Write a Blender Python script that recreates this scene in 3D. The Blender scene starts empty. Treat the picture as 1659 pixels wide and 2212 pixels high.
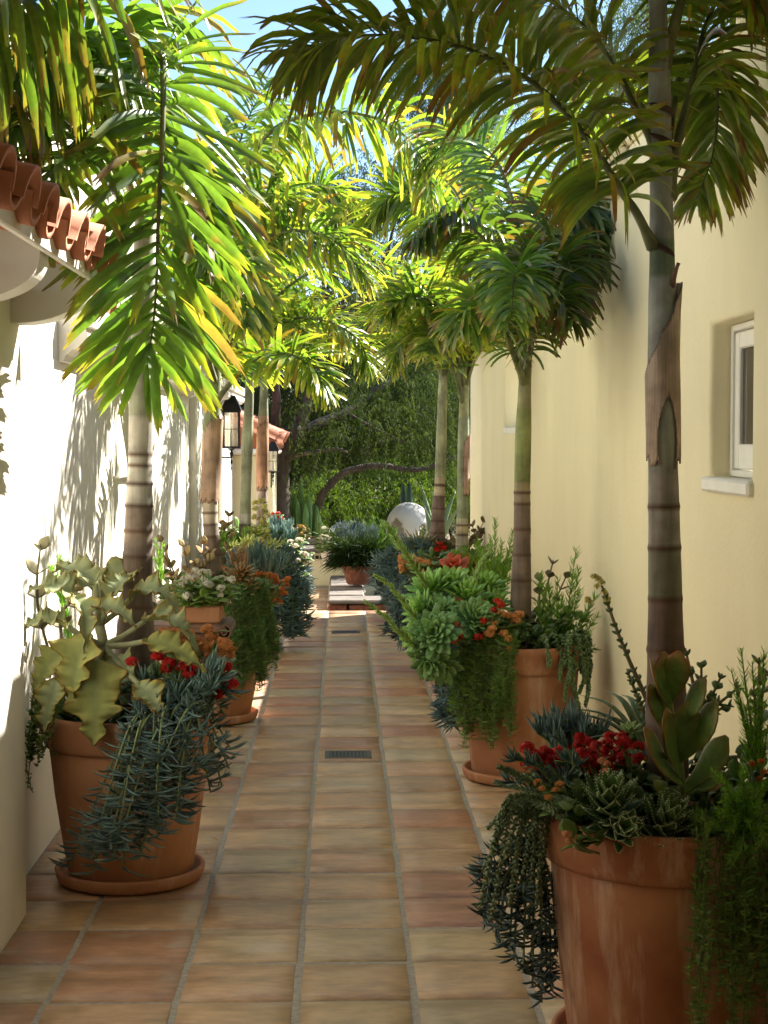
import bpy, math, random
from mathutils import Vector, Matrix
SC = bpy.context.scene
# ---------------- camera, world, sun, exposure ----------------
F = 3438.0; CX, CY = 829.5, 1106.0; H = 1.45
YAW = math.atan(89.5/F); PIT = math.atan(156.0/F)
cam = bpy.data.cameras.new('camera'); camo = bpy.data.objects.new('camera', cam); SC.collection.objects.link(camo)
cam.sensor_fit = 'VERTICAL'; cam.sensor_height = 36; cam.sensor_width = 27; cam.lens = F/2212*36
cam.clip_end = 600; camo.location = (0, 0, H); camo.rotation_euler = (math.pi/2-PIT, 0, -YAW)
SC.camera = camo
FW = Vector((math.sin(YAW)*math.cos(PIT), math.cos(YAW)*math.cos(PIT), -math.sin(PIT)))
RT = Vector((math.cos(YAW), -math.sin(YAW), 0)); UP = RT.cross(FW)
def P(x, y, d):
    """world point seen at photo position x, y at distance d along the walk"""
    r = FW*F + RT*(x-CX) + UP*(CY-y)
    r = r*(d/r.y)
    return Vector((r.x, r.y, H+r.z))
SUN = Vector((1.0, .83, .97)).normalized()
EL = math.asin(SUN.z); AZ = math.atan2(SUN.x, SUN.y)
w = bpy.data.worlds.new('World'); SC.world = w; w.use_nodes = True
nt = w.node_tree; bg = nt.nodes['Background']
sky = nt.nodes.new('ShaderNodeTexSky'); sky.sky_type = 'NISHITA'; sky.sun_disc = False
sky.sun_elevation = EL; sky.sun_rotation = AZ; sky.dust_density = .1; sky.ozone_density = 3.0
nt.links.new(sky.outputs[0], bg.inputs[0]); bg.inputs[1].default_value = .06
sl = bpy.data.lights.new('sun', 'SUN'); sl.energy = 5.0; sl.angle = math.radians(.55); sl.color = (1, .94, .84)
so = bpy.data.objects.new('sun', sl); SC.collection.objects.link(so)
so.rotation_euler = SUN.to_track_quat('Z', 'Y').to_euler(); so.location = (6, 6, 8)
SC.view_settings.view_transform = 'Standard'; SC.view_settings.look = 'None'
SC.view_settings.exposure = 2.0; SC.view_settings.gamma = 1
SC.render.engine = 'CYCLES'
SC.cycles.max_bounces = 8; SC.cycles.diffuse_bounces = 5; SC.cycles.transmission_bounces = 5; SC.cycles.transparent_max_bounces = 6
SC.cycles.sample_clamp_indirect = 6
COL = SC.collection

# ---------------- helpers ----------------
class MB:
    def __init__(s): s.v = []; s.f = []; s.c = []
    def add(s, vs, fs, cs):
        b = len(s.v); s.v += [tuple(v) for v in vs]; s.f += [tuple(i+b for i in f) for f in fs]
        s.c += cs if isinstance(cs, list) else [cs]*len(vs)
    def build(s, name, mat, parent=None, smooth=True):
        me = bpy.data.meshes.new(name); 
        if parent is not None:
            o0 = parent
            off = Vector((0, 0, 0))
            while o0 is not None: off += o0.location; o0 = o0.parent
            me.from_pydata([(x-off.x, y-off.y, z-off.z) for x, y, z in s.v], [], s.f)
        else: me.from_pydata(s.v, [], s.f)
        a = me.color_attributes.new('Col', 'FLOAT_COLOR', 'POINT')
        fl = []
        for c in s.c: fl += [c[0], c[1], c[2], 1.0]
        a.data.foreach_set('color', fl)
        if smooth: me.polygons.foreach_set('use_smooth', [True]*len(me.polygons))
        me.materials.append(mat); me.update()
        o = bpy.data.objects.new(name, me); COL.objects.link(o); o.parent = parent
        return o
def tag(o, label, cat, group=None, kind=None):
    if label: o['label'] = label
    if cat: o['category'] = cat
    if group: o['group'] = group
    if kind: o['kind'] = kind
    return o
def thing(name, label, cat, loc=(0, 0, 0), group=None):
    o = bpy.data.objects.new(name, None); o.empty_display_size = .05; COL.objects.link(o); o.location = loc
    return tag(o, label, cat, group)
def struct(o): o['kind'] = 'structure'; return o
def lerp(a, b, t): return a+(b-a)*t
def mixc(a, b, t):
    t = max(0, min(1, t)); return (a[0]+(b[0]-a[0])*t, a[1]+(b[1]-a[1])*t, a[2]+(b[2]-a[2])*t)
def sc(c, k): return (c[0]*k, c[1]*k, c[2]*k)
def catmull(pts, n):
    pts = [Vector(p) for p in pts]
    if len(pts) == 2: return [pts[0].lerp(pts[1], i/(n-1)) for i in range(n)]
    q = [2*pts[0]-pts[1]]+pts+[2*pts[-1]-pts[-2]]; m = len(pts)-1; out = []
    for i in range(n):
        u = i/(n-1)*m; k = min(int(u), m-1); t = u-k; a, b, c, d = q[k:k+4]
        out.append(.5*((2*b)+(c-a)*t+(2*a-5*b+4*c-d)*t*t+(3*b-a-3*c+d)*t*t*t))
    return out
def perp(T, ref=Vector((0, 0, 1))):
    n = ref-T*T.dot(ref)
    if n.length < .05: r2 = Vector((0, -1, .1)); n = r2-T*T.dot(r2)
    return n.normalized()
def frames(pts, ref=Vector((0, 0, 1))):
    n = len(pts); Ts = []
    for i in range(n):
        T = pts[min(i+1, n-1)]-pts[max(i-1, 0)]
        Ts.append(T.normalized() if T.length > 1e-9 else Vector((0, 0, 1)))
    N = perp(Ts[0], ref); Ns = []
    for T in Ts:
        N2 = N-T*T.dot(N)
        if N2.length > .02: N = N2.normalized()
        Ns.append(N)
    return Ts, Ns
def tube(mb, pts, rad, col, ns=6, cap=True):
    n = len(pts); Ts, Ns = frames(pts)
    vs = []; cs = []
    for i in range(n):
        r = rad[i] if isinstance(rad, (list, tuple)) else rad
        B = Ts[i].cross(Ns[i])
        for k in range(ns):
            a = 2*math.pi*k/ns; vs.append(pts[i]+(Ns[i]*math.cos(a)+B*math.sin(a))*r)
            cs.append(col[i] if isinstance(col, list) else col)
    fs = [(i*ns+k, i*ns+(k+1) % ns, (i+1)*ns+(k+1) % ns, (i+1)*ns+k) for i in range(n-1) for k in range(ns)]
    if cap: fs.append(tuple(range(ns))[::-1]); fs.append(tuple((n-1)*ns+k for k in range(ns)))
    mb.add(vs, fs, cs)
def lathe(mb, c, prof, col, ns=48, wob=0, cap=False):
    vs = []; cs = []; c = Vector(c)
    for j, (r, z) in enumerate(prof):
        for k in range(ns):
            a = 2*math.pi*k/ns; rr = r*(1+wob*math.sin(3*a+1+z*4)+wob*.6*math.sin(5*a+z*9))
            vs.append(c+Vector((rr*math.cos(a), rr*math.sin(a), z))); cs.append(col)
    fs = [(j*ns+k, j*ns+(k+1) % ns, (j+1)*ns+(k+1) % ns, (j+1)*ns+k) for j in range(len(prof)-1) for k in range(ns)]
    if cap: fs.append(tuple((len(prof)-1)*ns+k for k in range(ns)))
    mb.add(vs, fs, cs)
def box(mb, lo, hi, col, bev=0):
    x0, y0, z0 = lo; x1, y1, z1 = hi
    if bev <= 0:
        vs = [(x0, y0, z0), (x1, y0, z0), (x1, y1, z0), (x0, y1, z0), (x0, y0, z1), (x1, y0, z1), (x1, y1, z1), (x0, y1, z1)]
        mb.add(vs, [(0, 3, 2, 1), (4, 5, 6, 7), (0, 1, 5, 4), (1, 2, 6, 5), (2, 3, 7, 6), (3, 0, 4, 7)], col); return
    b = bev; vs = []; idx = {}
    for X, sx in ((x0, 1), (x1, -1)):
        for Y, sy in ((y0, 1), (y1, -1)):
            for Z, sz in ((z0, 1), (z1, -1)):
                k = (sx, sy, sz)
                idx[k, 0] = len(vs); vs.append((X, Y+sy*b, Z+sz*b))
                idx[k, 1] = len(vs); vs.append((X+sx*b, Y, Z+sz*b))
                idx[k, 2] = len(vs); vs.append((X+sx*b, Y+sy*b, Z))
    S = (1, -1); fs = []
    for s in S:
        fs.append([idx[(s, a, c), 0] for a, c in ((1, 1), (-1, 1), (-1, -1), (1, -1))])
        fs.append([idx[(a, s, c), 1] for a, c in ((1, 1), (-1, 1), (-1, -1), (1, -1))])
        fs.append([idx[(a, c, s), 2] for a, c in ((1, 1), (-1, 1), (-1, -1), (1, -1))])
        for t in S:
            fs.append([idx[(s, t, 1), 0], idx[(s, t, -1), 0], idx[(s, t, -1), 1], idx[(s, t, 1), 1]])
            fs.append([idx[(s, 1, t), 0], idx[(s, -1, t), 0], idx[(s, -1, t), 2], idx[(s, 1, t), 2]])
            fs.append([idx[(1, s, t), 1], idx[(-1, s, t), 1], idx[(-1, s, t), 2], idx[(1, s, t), 2]])
            for q in S: pass
    for a in S:
        for c in S:
            for d in S: fs.append([idx[(a, c, d), 0], idx[(a, c, d), 1], idx[(a, c, d), 2]])
    # make faces point outward
    cen = Vector(((x0+x1)/2, (y0+y1)/2, (z0+z1)/2)); out = []
    for f in fs:
        A, B, C_ = Vector(vs[f[0]]), Vector(vs[f[1]]), Vector(vs[f[2]])
        m = sum((Vector(vs[i]) for i in f), Vector())/len(f)
        if (B-A).cross(C_-A).dot(m-cen) < 0: f = f[::-1]
        out.append(f)
    mb.add(vs, out, col)
# leaf blades --------------------------------------------------
def blade(mb, pts, wid, N0, colf, fold=.15, across=3, rag=0, R=random):
    """ribbon leaf: pts centre line, wid half widths, N0 rough normal"""
    n = len(pts); vs = []; cs = []
    for i in range(n):
        T = (pts[min(i+1, n-1)]-pts[max(i-1, 0)]).normalized(); N = perp(T, N0); S = T.cross(N); N0 = N
        for k in range(across):
            a = -1+2*k/(across-1); q = pts[i]+S*(a*wid[i])+N*(abs(a)*wid[i]*fold)
            if rag and i == n-1: q = q+T*R.uniform(-rag, rag*.6)
            vs.append(q); cs.append(colf(i/(n-1), abs(a)))
    fs = [(i*across+k, i*across+k+1, (i+1)*across+k+1, (i+1)*across+k) for i in range(n-1) for k in range(across-1)]
    mb.add(vs, fs, cs)
def fat(mb, pts, wid, th, N0, colf, ns=6):
    """fleshy leaf with a closed elliptical section"""
    n = len(pts); vs = []; cs = []
    for i in range(n):
        T = (pts[min(i+1, n-1)]-pts[max(i-1, 0)]).normalized(); N = perp(T, N0); S = T.cross(N); N0 = N
        t = th*min(1, wid[i]/max(wid)*1.3)
        for k in range(ns):
            a = 2*math.pi*k/ns; vs.append(pts[i]+S*(math.cos(a)*wid[i])+N*(math.sin(a)*t+abs(math.cos(a))*wid[i]*.12)); cs.append(colf(i/(n-1), abs(math.cos(a))))
    fs = [(i*ns+k, i*ns+(k+1) % ns, (i+1)*ns+(k+1) % ns, (i+1)*ns+k) for i in range(n-1) for k in range(ns)]
    fs.append(tuple((n-1)*ns+k for k in range(ns)))
    mb.add(vs, fs, cs)
def bend(p, d, L, n, pull):
    """points of a line starting at p along d, bent by pull"""
    out = [p.copy()]; d = d.normalized(); pull = Vector(pull)
    for i in range(n):
        d = (d+pull/n).normalized(); p = p+d*(L/n); out.append(p)
    return out
def rv(R, z0=-1, z1=1):
    a = R.uniform(0, 2*math.pi); z = R.uniform(z0, z1); q = math.sqrt(max(0, 1-z*z)); return Vector((q*math.cos(a), q*math.sin(a), z))

# ---------------- materials ----------------
def newmat(name):
    m = bpy.data.materials.new(name); m.use_nodes = True; n = m.node_tree; return m, n, n.nodes['Principled BSDF']
def nd(n, t, **k):
    x = n.nodes.new(t)
    for a, b in k.items(): setattr(x, a, b)
    return x
def noise(n, scale, detail=4, vec=None, rough=.55, stretch=None):
    t = nd(n, 'ShaderNodeTexCoord'); x = nd(n, 'ShaderNodeTexNoise'); x.inputs['Scale'].default_value = scale; x.inputs['Detail'].default_value = detail; x.inputs['Roughness'].default_value = rough
    if stretch:
        m = nd(n, 'ShaderNodeMapping'); m.inputs['Scale'].default_value = stretch; n.links.new(t.outputs['Object'], m.inputs[0]); n.links.new(m.outputs[0], x.inputs[0])
    else: n.links.new(t.outputs['Object'], x.inputs[0])
    return x.outputs[0]
def ramp(n, src, stops):
    r = nd(n, 'ShaderNodeValToRGB'); e = r.color_ramp.elements
    while len(e) < len(stops): e.new(.5)
    for i, (p, c) in enumerate(stops): e[i].position = p; e[i].color = (c[0], c[1], c[2], 1) if not isinstance(c, (int, float)) else (c, c, c, 1)
    n.links.new(src, r.inputs[0]); return r.outputs[0]
def mixn(n, fac, a, b, mode='MIX'):
    m = nd(n, 'ShaderNodeMix', data_type='RGBA', blend_type=mode)
    for s, v in ((0, fac), (6, a), (7, b)):
        if isinstance(v, (int, float)): m.inputs[s].default_value = v
        elif isinstance(v, tuple): m.inputs[s].default_value = (v[0], v[1], v[2], 1)
        else: n.links.new(v, m.inputs[s])
    return m.outputs[2]
def bump(n, h, strength, dist=.01):
    b = nd(n, 'ShaderNodeBump'); b.inputs['Strength'].default_value = strength; b.inputs['Distance'].default_value = dist
    n.links.new(h, b.inputs['Height']); return b.outputs[0]
def attr(n): a = nd(n, 'ShaderNodeAttribute', attribute_name='Col'); return a.outputs['Color']
def leafmat(name, trans=.35, rough=.4, var=.5, tcol=(1.6, 1.5, .5), spec=.5, vs=60, gain=1.0):
    m, n, b = newmat(name); c = attr(n)
    v = ramp(n, noise(n, vs, 2), [(.3, gain*(1-var*.5)), (.7, gain*(1+var*.3))])
    c2 = mixn(n, 1.0, c, v, 'MULTIPLY'); n.links.new(c2, b.inputs['Base Color']); b.inputs['Roughness'].default_value = rough
    b.inputs['Specular IOR Level'].default_value = spec
    if trans > 0:
        t = nd(n, 'ShaderNodeBsdfTranslucent'); tc = mixn(n, 1.0, c2, tcol, 'MULTIPLY'); n.links.new(tc, t.inputs[0])
        mx = nd(n, 'ShaderNodeMixShader'); mx.inputs[0].default_value = trans
        n.links.new(b.outputs[0], mx.inputs[1]); n.links.new(t.outputs[0], mx.inputs[2])
        n.links.new(mx.outputs[0], n.nodes['Material Output'].inputs[0])
    return m
M = {}
M['palm'] = leafmat('palm_leaf', .48, .33, .35, (1.55, 1.7, .42), .55, 40, 1.12)
M['leaf'] = leafmat('soft_leaf', .3, .45, .4, gain=1.7)
M['flesh'] = leafmat('fleshy_leaf', .08, .42, .35, (1.3, 1.4, .6), .4, gain=1.5)
M['petal'] = leafmat('petal', .3, .6, .2, (1.3, 1.1, 1.0), .3)
M['felt'] = leafmat('felt_leaf', .22, .8, .35, (1.5, 1.4, .6), .15, 25)
M['tree'] = leafmat('tree_leaf', .3, .7, .5, (1.5, 1.6, .5), .08, 3)
def mk_bark():
    m, n, b = newmat('palm_bark'); c = attr(n)
    f1 = noise(n, 30, 6, stretch=(1, 1, .12)); f2 = noise(n, 9, 5)
    v = mixn(n, 1.0, ramp(n, f1, [(.35, .72), (.65, 1.2)]), ramp(n, f2, [(.35, .58), (.65, 1.22)]), 'MULTIPLY')
    n.links.new(mixn(n, 1.0, c, v, 'MULTIPLY'), b.inputs['Base Color']); b.inputs['Roughness'].default_value = .8
    n.links.new(bump(n, f1, .5, .004), b.inputs['Normal']); return m
M['bark'] = mk_bark()
def mk_rough():
    m, n, b = newmat('rough_bark'); f1 = noise(n, 7, 8, rough=.7, stretch=(1, 1, .35))
    n.links.new(ramp(n, f1, [(.3, (.02, .014, .01)), (.55, (.09, .065, .045)), (.75, (.2, .16, .12))]), b.inputs['Base Color'])
    b.inputs['Roughness'].default_value = .9; n.links.new(bump(n, f1, 1, .04), b.inputs['Normal']); return m
M['rough'] = mk_rough()
def mk_stucco(name, c, stain=.12, str_=.35):
    m, n, b = newmat(name); f = noise(n, 55, 6); g = noise(n, 1.3, 5); s = noise(n, 1.6, 6, stretch=(1.2, 1.2, .45), rough=.65)
    v = mixn(n, 1.0, ramp(n, g, [(.3, 1-stain), (.7, 1.0)]), ramp(n, s, [(.35, 1-stain), (.6, 1.0)]), 'MULTIPLY')
    n.links.new(mixn(n, 1.0, c, v, 'MULTIPLY'), b.inputs['Base Color']); b.inputs['Roughness'].default_value = .85
    h = mixn(n, .5, f, noise(n, 8, 3)); n.links.new(bump(n, h, str_, .006), b.inputs['Normal']); return m
M['cream'] = mk_stucco('cream_stucco', (.81, .73, .48), .06, .7)
M['white'] = mk_stucco('white_stucco', (.80, .76, .66), .06)
M['plaster'] = mk_stucco('plaster_trim', (.78, .74, .66), .05, .15)
M['egg'] = mk_stucco('white_egg', (.72, .69, .62), .1, .1)
def mk_terra(name, c0, c1, cw, wth, st=(2.6, 2.6, .42)):
    m, n, b = newmat(name); g = noise(n, 5, 6); s = noise(n, 4.5, 8, stretch=st, rough=.68)
    f = noise(n, 90, 4)
    base = ramp(n, g, [(.3, c0), (.7, c1)])
    w_ = ramp(n, s, [(wth, 0), (wth+.22, 1)])
    c = mixn(n, mixn(n, .8, (0, 0, 0), w_), base, cw); n.links.new(c, b.inputs['Base Color']); b.inputs['Roughness'].default_value = .78
    n.links.new(bump(n, mixn(n, .5, f, g), .3, .004), b.inputs['Normal']); return m
M['terra'] = mk_terra('terracotta', (.36, .145, .07), (.48, .23, .115), (.62, .44, .32), .53)
M['terra_old'] = mk_terra('stained_terracotta', (.34, .10, .045), (.52, .23, .11), (.80, .62, .48), .48, (2.0, 2.0, .26))
M['roof'] = mk_terra('roof_terracotta', (.42, .13, .06), (.55, .24, .13), (.6, .42, .32), .62)
def mk_tile():
    m, n, b = newmat('saltillo_tile'); c = attr(n)
    g = noise(n, 7, 8, rough=.68, stretch=(.55, 1.3, 1)); g2 = noise(n, 30, 6, stretch=(.5, 1.4, 1)); st = noise(n, 3.2, 6, stretch=(.9, 2.2, 1), rough=.65); f = noise(n, 120, 3)
    v = mixn(n, 1.0, ramp(n, g, [(.3, .62), (.7, 1.2)]), ramp(n, g2, [(.3, .82), (.7, 1.1)]), 'MULTIPLY')
    c1 = mixn(n, 1.0, c, v, 'MULTIPLY')
    c2 = mixn(n, mixn(n, .5, (0, 0, 0), ramp(n, st, [(.57, 0), (.66, 1)])), c1, (.56, .47, .38))
    c3 = mixn(n, mixn(n, .5, (0, 0, 0), ramp(n, noise(n, 2.1, 5), [(.6, 0), (.7, 1)])), c2, (.26, .15, .05))
    n.links.new(c3, b.inputs['Base Color'])
    n.links.new(ramp(n, g, [(.3, .32), (.7, .55)]), b.inputs['Roughness'])
    n.links.new(bump(n, mixn(n, .25, g, f), .35, .006), b.inputs['Normal']); return m
M['tile'] = mk_tile()
def plain(name, c, rough=.6, metal=0, ns=20, var=.3, bs=.2, bd=.003, stretch=None):
    m, n, b = newmat(name); f = noise(n, ns, 5, stretch=stretch)
    n.links.new(mixn(n, 1.0, c, ramp(n, f, [(.3, 1-var), (.7, 1+var*.3)]), 'MULTIPLY'), b.inputs['Base Color'])
    b.inputs['Roughness'].default_value = rough; b.inputs['Metallic'].default_value = metal
    n.links.new(bump(n, f, bs, bd), b.inputs['Normal']); return m
M['grout'] = plain('grey_grout', (.36, .33, .28), .85, 0, 60, .35)
M['soil'] = plain('soil', (.045, .03, .02), .95, 0, 60, .6, .8, .01)
M['earth'] = plain('earth', (.16, .12, .07), .95, 0, 3, .5, .6, .03)
M['iron'] = plain('black_iron', (.02, .02, .022), .45, .6, 60, .3)
M['wood'] = plain('aged_wood', (.20, .11, .07), .7, 0, 12, .5, .5, .003, (1, .15, 6))
M['paint'] = plain('white_paint', (.80, .79, .72), .45, 0, 15, .06)
M['pane'] = plain('dark_pane', (.045, .035, .03), .12, 0, 5, .3, .02)
M['stone'] = plain('pale_stone', (.20, .17, .145), .8, 0, 6, .6, .7, .01, (1, 3, 1))
M['brick'] = plain('old_brick', (.26, .10, .06), .85, 0, 25, .5, .7, .006)
M['water'] = plain('dark_water', (.02, .035, .04), .05, 0, 6, .2, .1)
M['bronze'] = plain('drain_metal', (.16, .12, .08), .45, .7, 40, .3)
def glassy():
    m, n, b = newmat('lantern_glass'); b.inputs['Base Color'].default_value = (.9, .88, .8, 1); b.inputs['Roughness'].default_value = .15
    b.inputs['Transmission Weight'].default_value = .85; b.inputs['IOR'].default_value = 1.1; return m
M['glass'] = glassy()
# ---------------- ground and floor ----------------
WHT = (1, 1, 1)
XL = -1.055; XR = 1.12; LED = 13.45
mb = MB(); box(mb, (-200, -60, -.3), (200, 400, -.06), WHT); struct(mb.build('ground', M['earth'], smooth=False))
mb = MB(); box(mb, (-1.3, -4, -.055), (XR+.2, LED, .0008), WHT); struct(mb.build('grout_bed', M['grout'], smooth=False))
R = random.Random(5)
PAL = [(.52, .30, .16), (.50, .33, .18), (.54, .36, .20), (.48, .35, .18), (.48, .25, .135), (.44, .20, .11), (.55, .40, .24), (.50, .31, .18), (.38, .16, .085), (.53, .33, .18), (.42, .33, .19)]
def tile_field(xs, ys, z0, gx, gy, R, pal=PAL):
    mb = MB(); n = 5
    for j in range(len(ys)-1):
        for i in range(len(xs)-1):
            jy = R.uniform(-.004, .004); a0 = xs[i]+gx/2+R.uniform(-.003, .003); a1 = xs[i+1]-gx/2+R.uniform(-.003, .003)
            b0 = ys[j]+gy/2+jy; b1 = ys[j+1]-gy/2+jy; c = R.choice(pal); c = sc(mixc(c, (.52, .40, .27), .22), R.uniform(.92, 1.12)); c2 = mixc(c, R.choice(pal), R.uniform(0, .35))
            top = z0+R.uniform(-.0012, .0012); ax, ay = R.uniform(-.002, .002), R.uniform(-.002, .002); bow = [R.uniform(-.0025, .0025) for _ in range(4)]
            vs = []; cs = []
            for q in range(n+2):
                for p in range(n+2):
                    u = max(0, min(1, (p-.75)/(n-.5))) if 0 < p < n+1 else (0 if p == 0 else 1)
                    v = max(0, min(1, (q-.75)/(n-.5))) if 0 < q < n+1 else (0 if q == 0 else 1)
                    e = .0035
                    uu = (lambda s, L: 0 if s == 0 else (1 if s == n+1 else (e/L)+(1-2*e/L)*(s-1)/(n-1)))
                    U = uu(p, a1-a0); V = uu(q, b1-b0)
                    edge = p in (0, n+1) or q in (0, n+1)
                    X = a0+(a1-a0)*U+(bow[0]*(1-U)+bow[1]*U)*math.sin(math.pi*V); Y = b0+(b1-b0)*V+(bow[2]*(1-V)+bow[3]*V)*math.sin(math.pi*U)
                    vs.append((X, Y, top+ax*(U-.5)+ay*(V-.5)+.0015*math.sin(math.pi*U)*math.sin(math.pi*V)-(.008 if edge else 0)))
                    cs.append(mixc(c, c2, .4+.6*math.sin(3*U+V*2+a0*9)))
            m = n+2
            mb.add(vs, [(q*m+p, q*m+p+1, (q+1)*m+p+1, (q+1)*m+p) for q in range(m-1) for p in range(m-1)], cs)
    return mb
xs = [-1.06, -.767, -.430, -.121, .184, .495, .81, 1.118]
ys = [4.049+.3045*k for k in range(-26, 31)]; ys = [y for y in ys if y < LED-.1]+[LED]
struct(tile_field(xs, ys, .004, .0135, .0125, R).build('floor', M['tile']))
# farther paving beyond the ledge, one small step down
mb = MB(); box(mb, (-1.5, LED+.001, -.059), (1.6, 16.2, -.0365), WHT); struct(mb.build('far_grout_bed', M['grout'], smooth=False))
struct(tile_field([-1.3+.3*k for k in range(5)]+[-.13], [LED+.02+.3*k for k in range(9)], -.033, .016, .012, R, [(.42, .26, .15), (.46, .30, .18), (.36, .19, .11)]).build('far_paving', M['tile']))

# ---------------- right wall ----------------
def rightwall():
    t = thing('garden_wall', 'tall cream stucco wall on the right with a white casement window', 'wall', (XR, 0, 0))
    mb = MB(); T = .26; top = 2.60; x0, x1 = XR, XR+T; end = 13.95
    def slab(y0, y1, z0, z1): box(mb, (x0, y0, z0), (x1, y1, z1), WHT)
    holes = [(4.34, 4.84, 1.335, 1.80), (9.55, 11.05, 1.53, 2.15)]
    zs = sorted({-.06, top, 1.335, 1.80, 1.53, 2.15}); ysb = sorted({-5, end, 4.34, 4.84, 9.55, 11.05})
    vs = []; 
    # one welded grid with the openings left out
    bm = __import__('bmesh').new(); cache = {}
    def V(x, y, z):
        k = (round(x, 4), round(y, 4), round(z, 4))
        if k not in cache: cache[k] = bm.verts.new(k)
        return cache[k]
    def solid(i, j):
        if not (0 <= i < len(ysb)-1 and 0 <= j < len(zs)-1): return False
        cy = (ysb[i]+ysb[i+1])/2; cz = (zs[j]+zs[j+1])/2
        return not any(a < cy < b and c < cz < d for a, b, c, d in holes)
    for i in range(len(ysb)-1):
        for j in range(len(zs)-1):
            if not solid(i, j): continue
            a, b, c, d = ysb[i], ysb[i+1], zs[j], zs[j+1]
            for x, fl in ((x0, 0), (x1, 1)):
                q = [V(x, a, c), V(x, a, d), V(x, b, d), V(x, b, c)]; bm.faces.new(q[::-1] if fl else q)
            if not solid(i-1, j): bm.faces.new([V(x0, a, c), V(x1, a, c), V(x1, a, d), V(x0, a, d)])
            if not solid(i+1, j): bm.faces.new([V(x0, b, c), V(x0, b, d), V(x1, b, d), V(x1, b, c)])
            if not solid(i, j-1): bm.faces.new([V(x0, a, c), V(x0, b, c), V(x1, b, c), V(x1, a, c)])
            if not solid(i, j+1): bm.faces.new([V(x0, a, d), V(x1, a, d), V(x1, b, d), V(x0, b, d)])
    bmm = __import__('bmesh'); bmm.ops.recalc_face_normals(bm, faces=bm.faces)
    me = bpy.data.meshes.new('wall'); 
    for v in bm.verts: v.co.x -= XR
    bm.to_mesh(me); bm.free(); me.materials.append(M['cream']); o = bpy.data.objects.new('wall', me); COL.objects.link(o); o.parent = t
    b = o.modifiers.new('soft edge', 'BEVEL'); b.width = .018; b.segments = 3; b.limit_method = 'ANGLE'
    me.polygons.foreach_set('use_smooth', [True]*len(me.polygons))
    # window
    fx = XR+.062; mb = MB(); y0, y1, z0, z1 = 4.345, 4.835, 1.338, 1.797; fw = .05
    box(mb, (fx, y0, z0), (fx+.04, y0+.02, z1), WHT, .003); box(mb, (fx, y1-.02, z0), (fx+.04, y1, z1), WHT, .003)
    box(mb, (fx, y0+.021, z0), (fx+.04, y1-.021, z0+.02), WHT, .003); box(mb, (fx, y0+.021, z1-.02), (fx+.04, y1-.021, z1), WHT, .003)
    wf = mb.build('window', M['paint'], t, False)
    mb = MB(); s0, s1, q0, q1 = y0+.024, y1-.024, z0+.024, z1-.024
    box(mb, (fx+.008, s0, q0), (fx+.036, s0+fw, q1), WHT, .004); box(mb, (fx+.008, s1-fw, q0), (fx+.036, s1, q1), WHT, .004)
    box(mb, (fx+.008, s0+fw+.0005, q0), (fx+.036, s1-fw-.0005, q0+.075), WHT, .004); box(mb, (fx+.008, s0+fw+.0005, q1-fw), (fx+.036, s1-fw-.0005, q1), WHT, .004)
    mb.build('sash', M['paint'], wf, False)
    mb = MB(); box(mb, (fx+.02, s0+fw-.003, q0+.07), (fx+.026, s1-fw+.003, q1-fw+.003), WHT); mb.build('pane', M['pane'], wf, False)
    mb = MB(); box(mb, (fx+.05, y0-.1, z0-.1), (XR+.255, y1+.1, z1+.1), WHT); 
    mb = MB(); box(mb, (XR-.020, 4.31, 1.293), (XR+.06, 4.868, 1.337), WHT, .008); mb.build('window_sill', M['paint'], t, False)
    mb = MB(); box(mb, (XR-.004, 9.50, 1.49), (XR+.2, 11.06, 1.534), WHT, .006); mb.build('opening_sill', M['paint'], t, False)
    mb = MB(); box(mb, (XR-.012, -5, top+.001), (XR+.28, end+.01, top+.05), WHT, .012); mb.build('coping', M['cream'], t, False)
    return t
rightwall()
t = thing('roof_spout', 'rounded cream plaster water spout sticking out of the top of the right wall', 'water spout', (XR, 6.4, 2.5))
mb = MB(); prof = []
for k in range(13):
    a = math.pi*k/12; prof.append((-.001-.16*math.sin(a*.5)**.8 if k < 12 else -.16, 0))
vs = []; n = 14
for yy in (6.28, 6.52):
    for k in range(n+1):
        a = math.pi/2*k/n; vs.append((XR-.135*math.cos(a)**.7-.001, yy, 2.60-.17*math.sin(a)**1.1))
    vs.append((XR-.001, yy, 2.60))
m_ = n+2
mb.add(vs, [tuple(range(m_)), tuple(range(m_, 2*m_))[::-1]]+[(k, (k+1) % m_, m_+(k+1) % m_, m_+k)[::-1] for k in range(m_)], WHT)
mb.build('spout_body', M['cream'], t, False)
mb = MB(); box(mb, (XR-.15, 6.26, 2.601), (XR-.013, 6.54, 2.645), WHT, .01); mb.build('spout_cap', M['cream'], t, False)

# ---------------- left house ----------------
th = thing('white_house', 'white stucco house along the left with low tiled eave and cornice', 'house', (XL, 0, 0))
mb = MB(); box(mb, (-1.30, -5, -.06), (-.965, 4.83, 1.90), WHT, .012); mb.build('pilaster', M['white'], th, False)
mb = MB(); box(mb, (-1.32, 4.832, -.06), (XL, 11.0, 1.90), WHT, .012); mb.build('wall', M['white'], th, False)
mb = MB(); box(mb, (-1.8, 5.2, 1.901), (-1.33, 12.0, 3.3), WHT, .02); mb.build('upper_wall', M['white'], th, False)
mb = MB(); box(mb, (-1.32, 11.002, -.06), (-1.0, 11.35, 1.755), WHT, .012); mb.build('pilaster', M['white'], th, False)
mb = MB(); box(mb, (-1.32, 11.352, -.06), (-1.09, 15.9, 1.755), WHT, .01); mb.build('rear_wall', M['white'], th, False)
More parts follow.
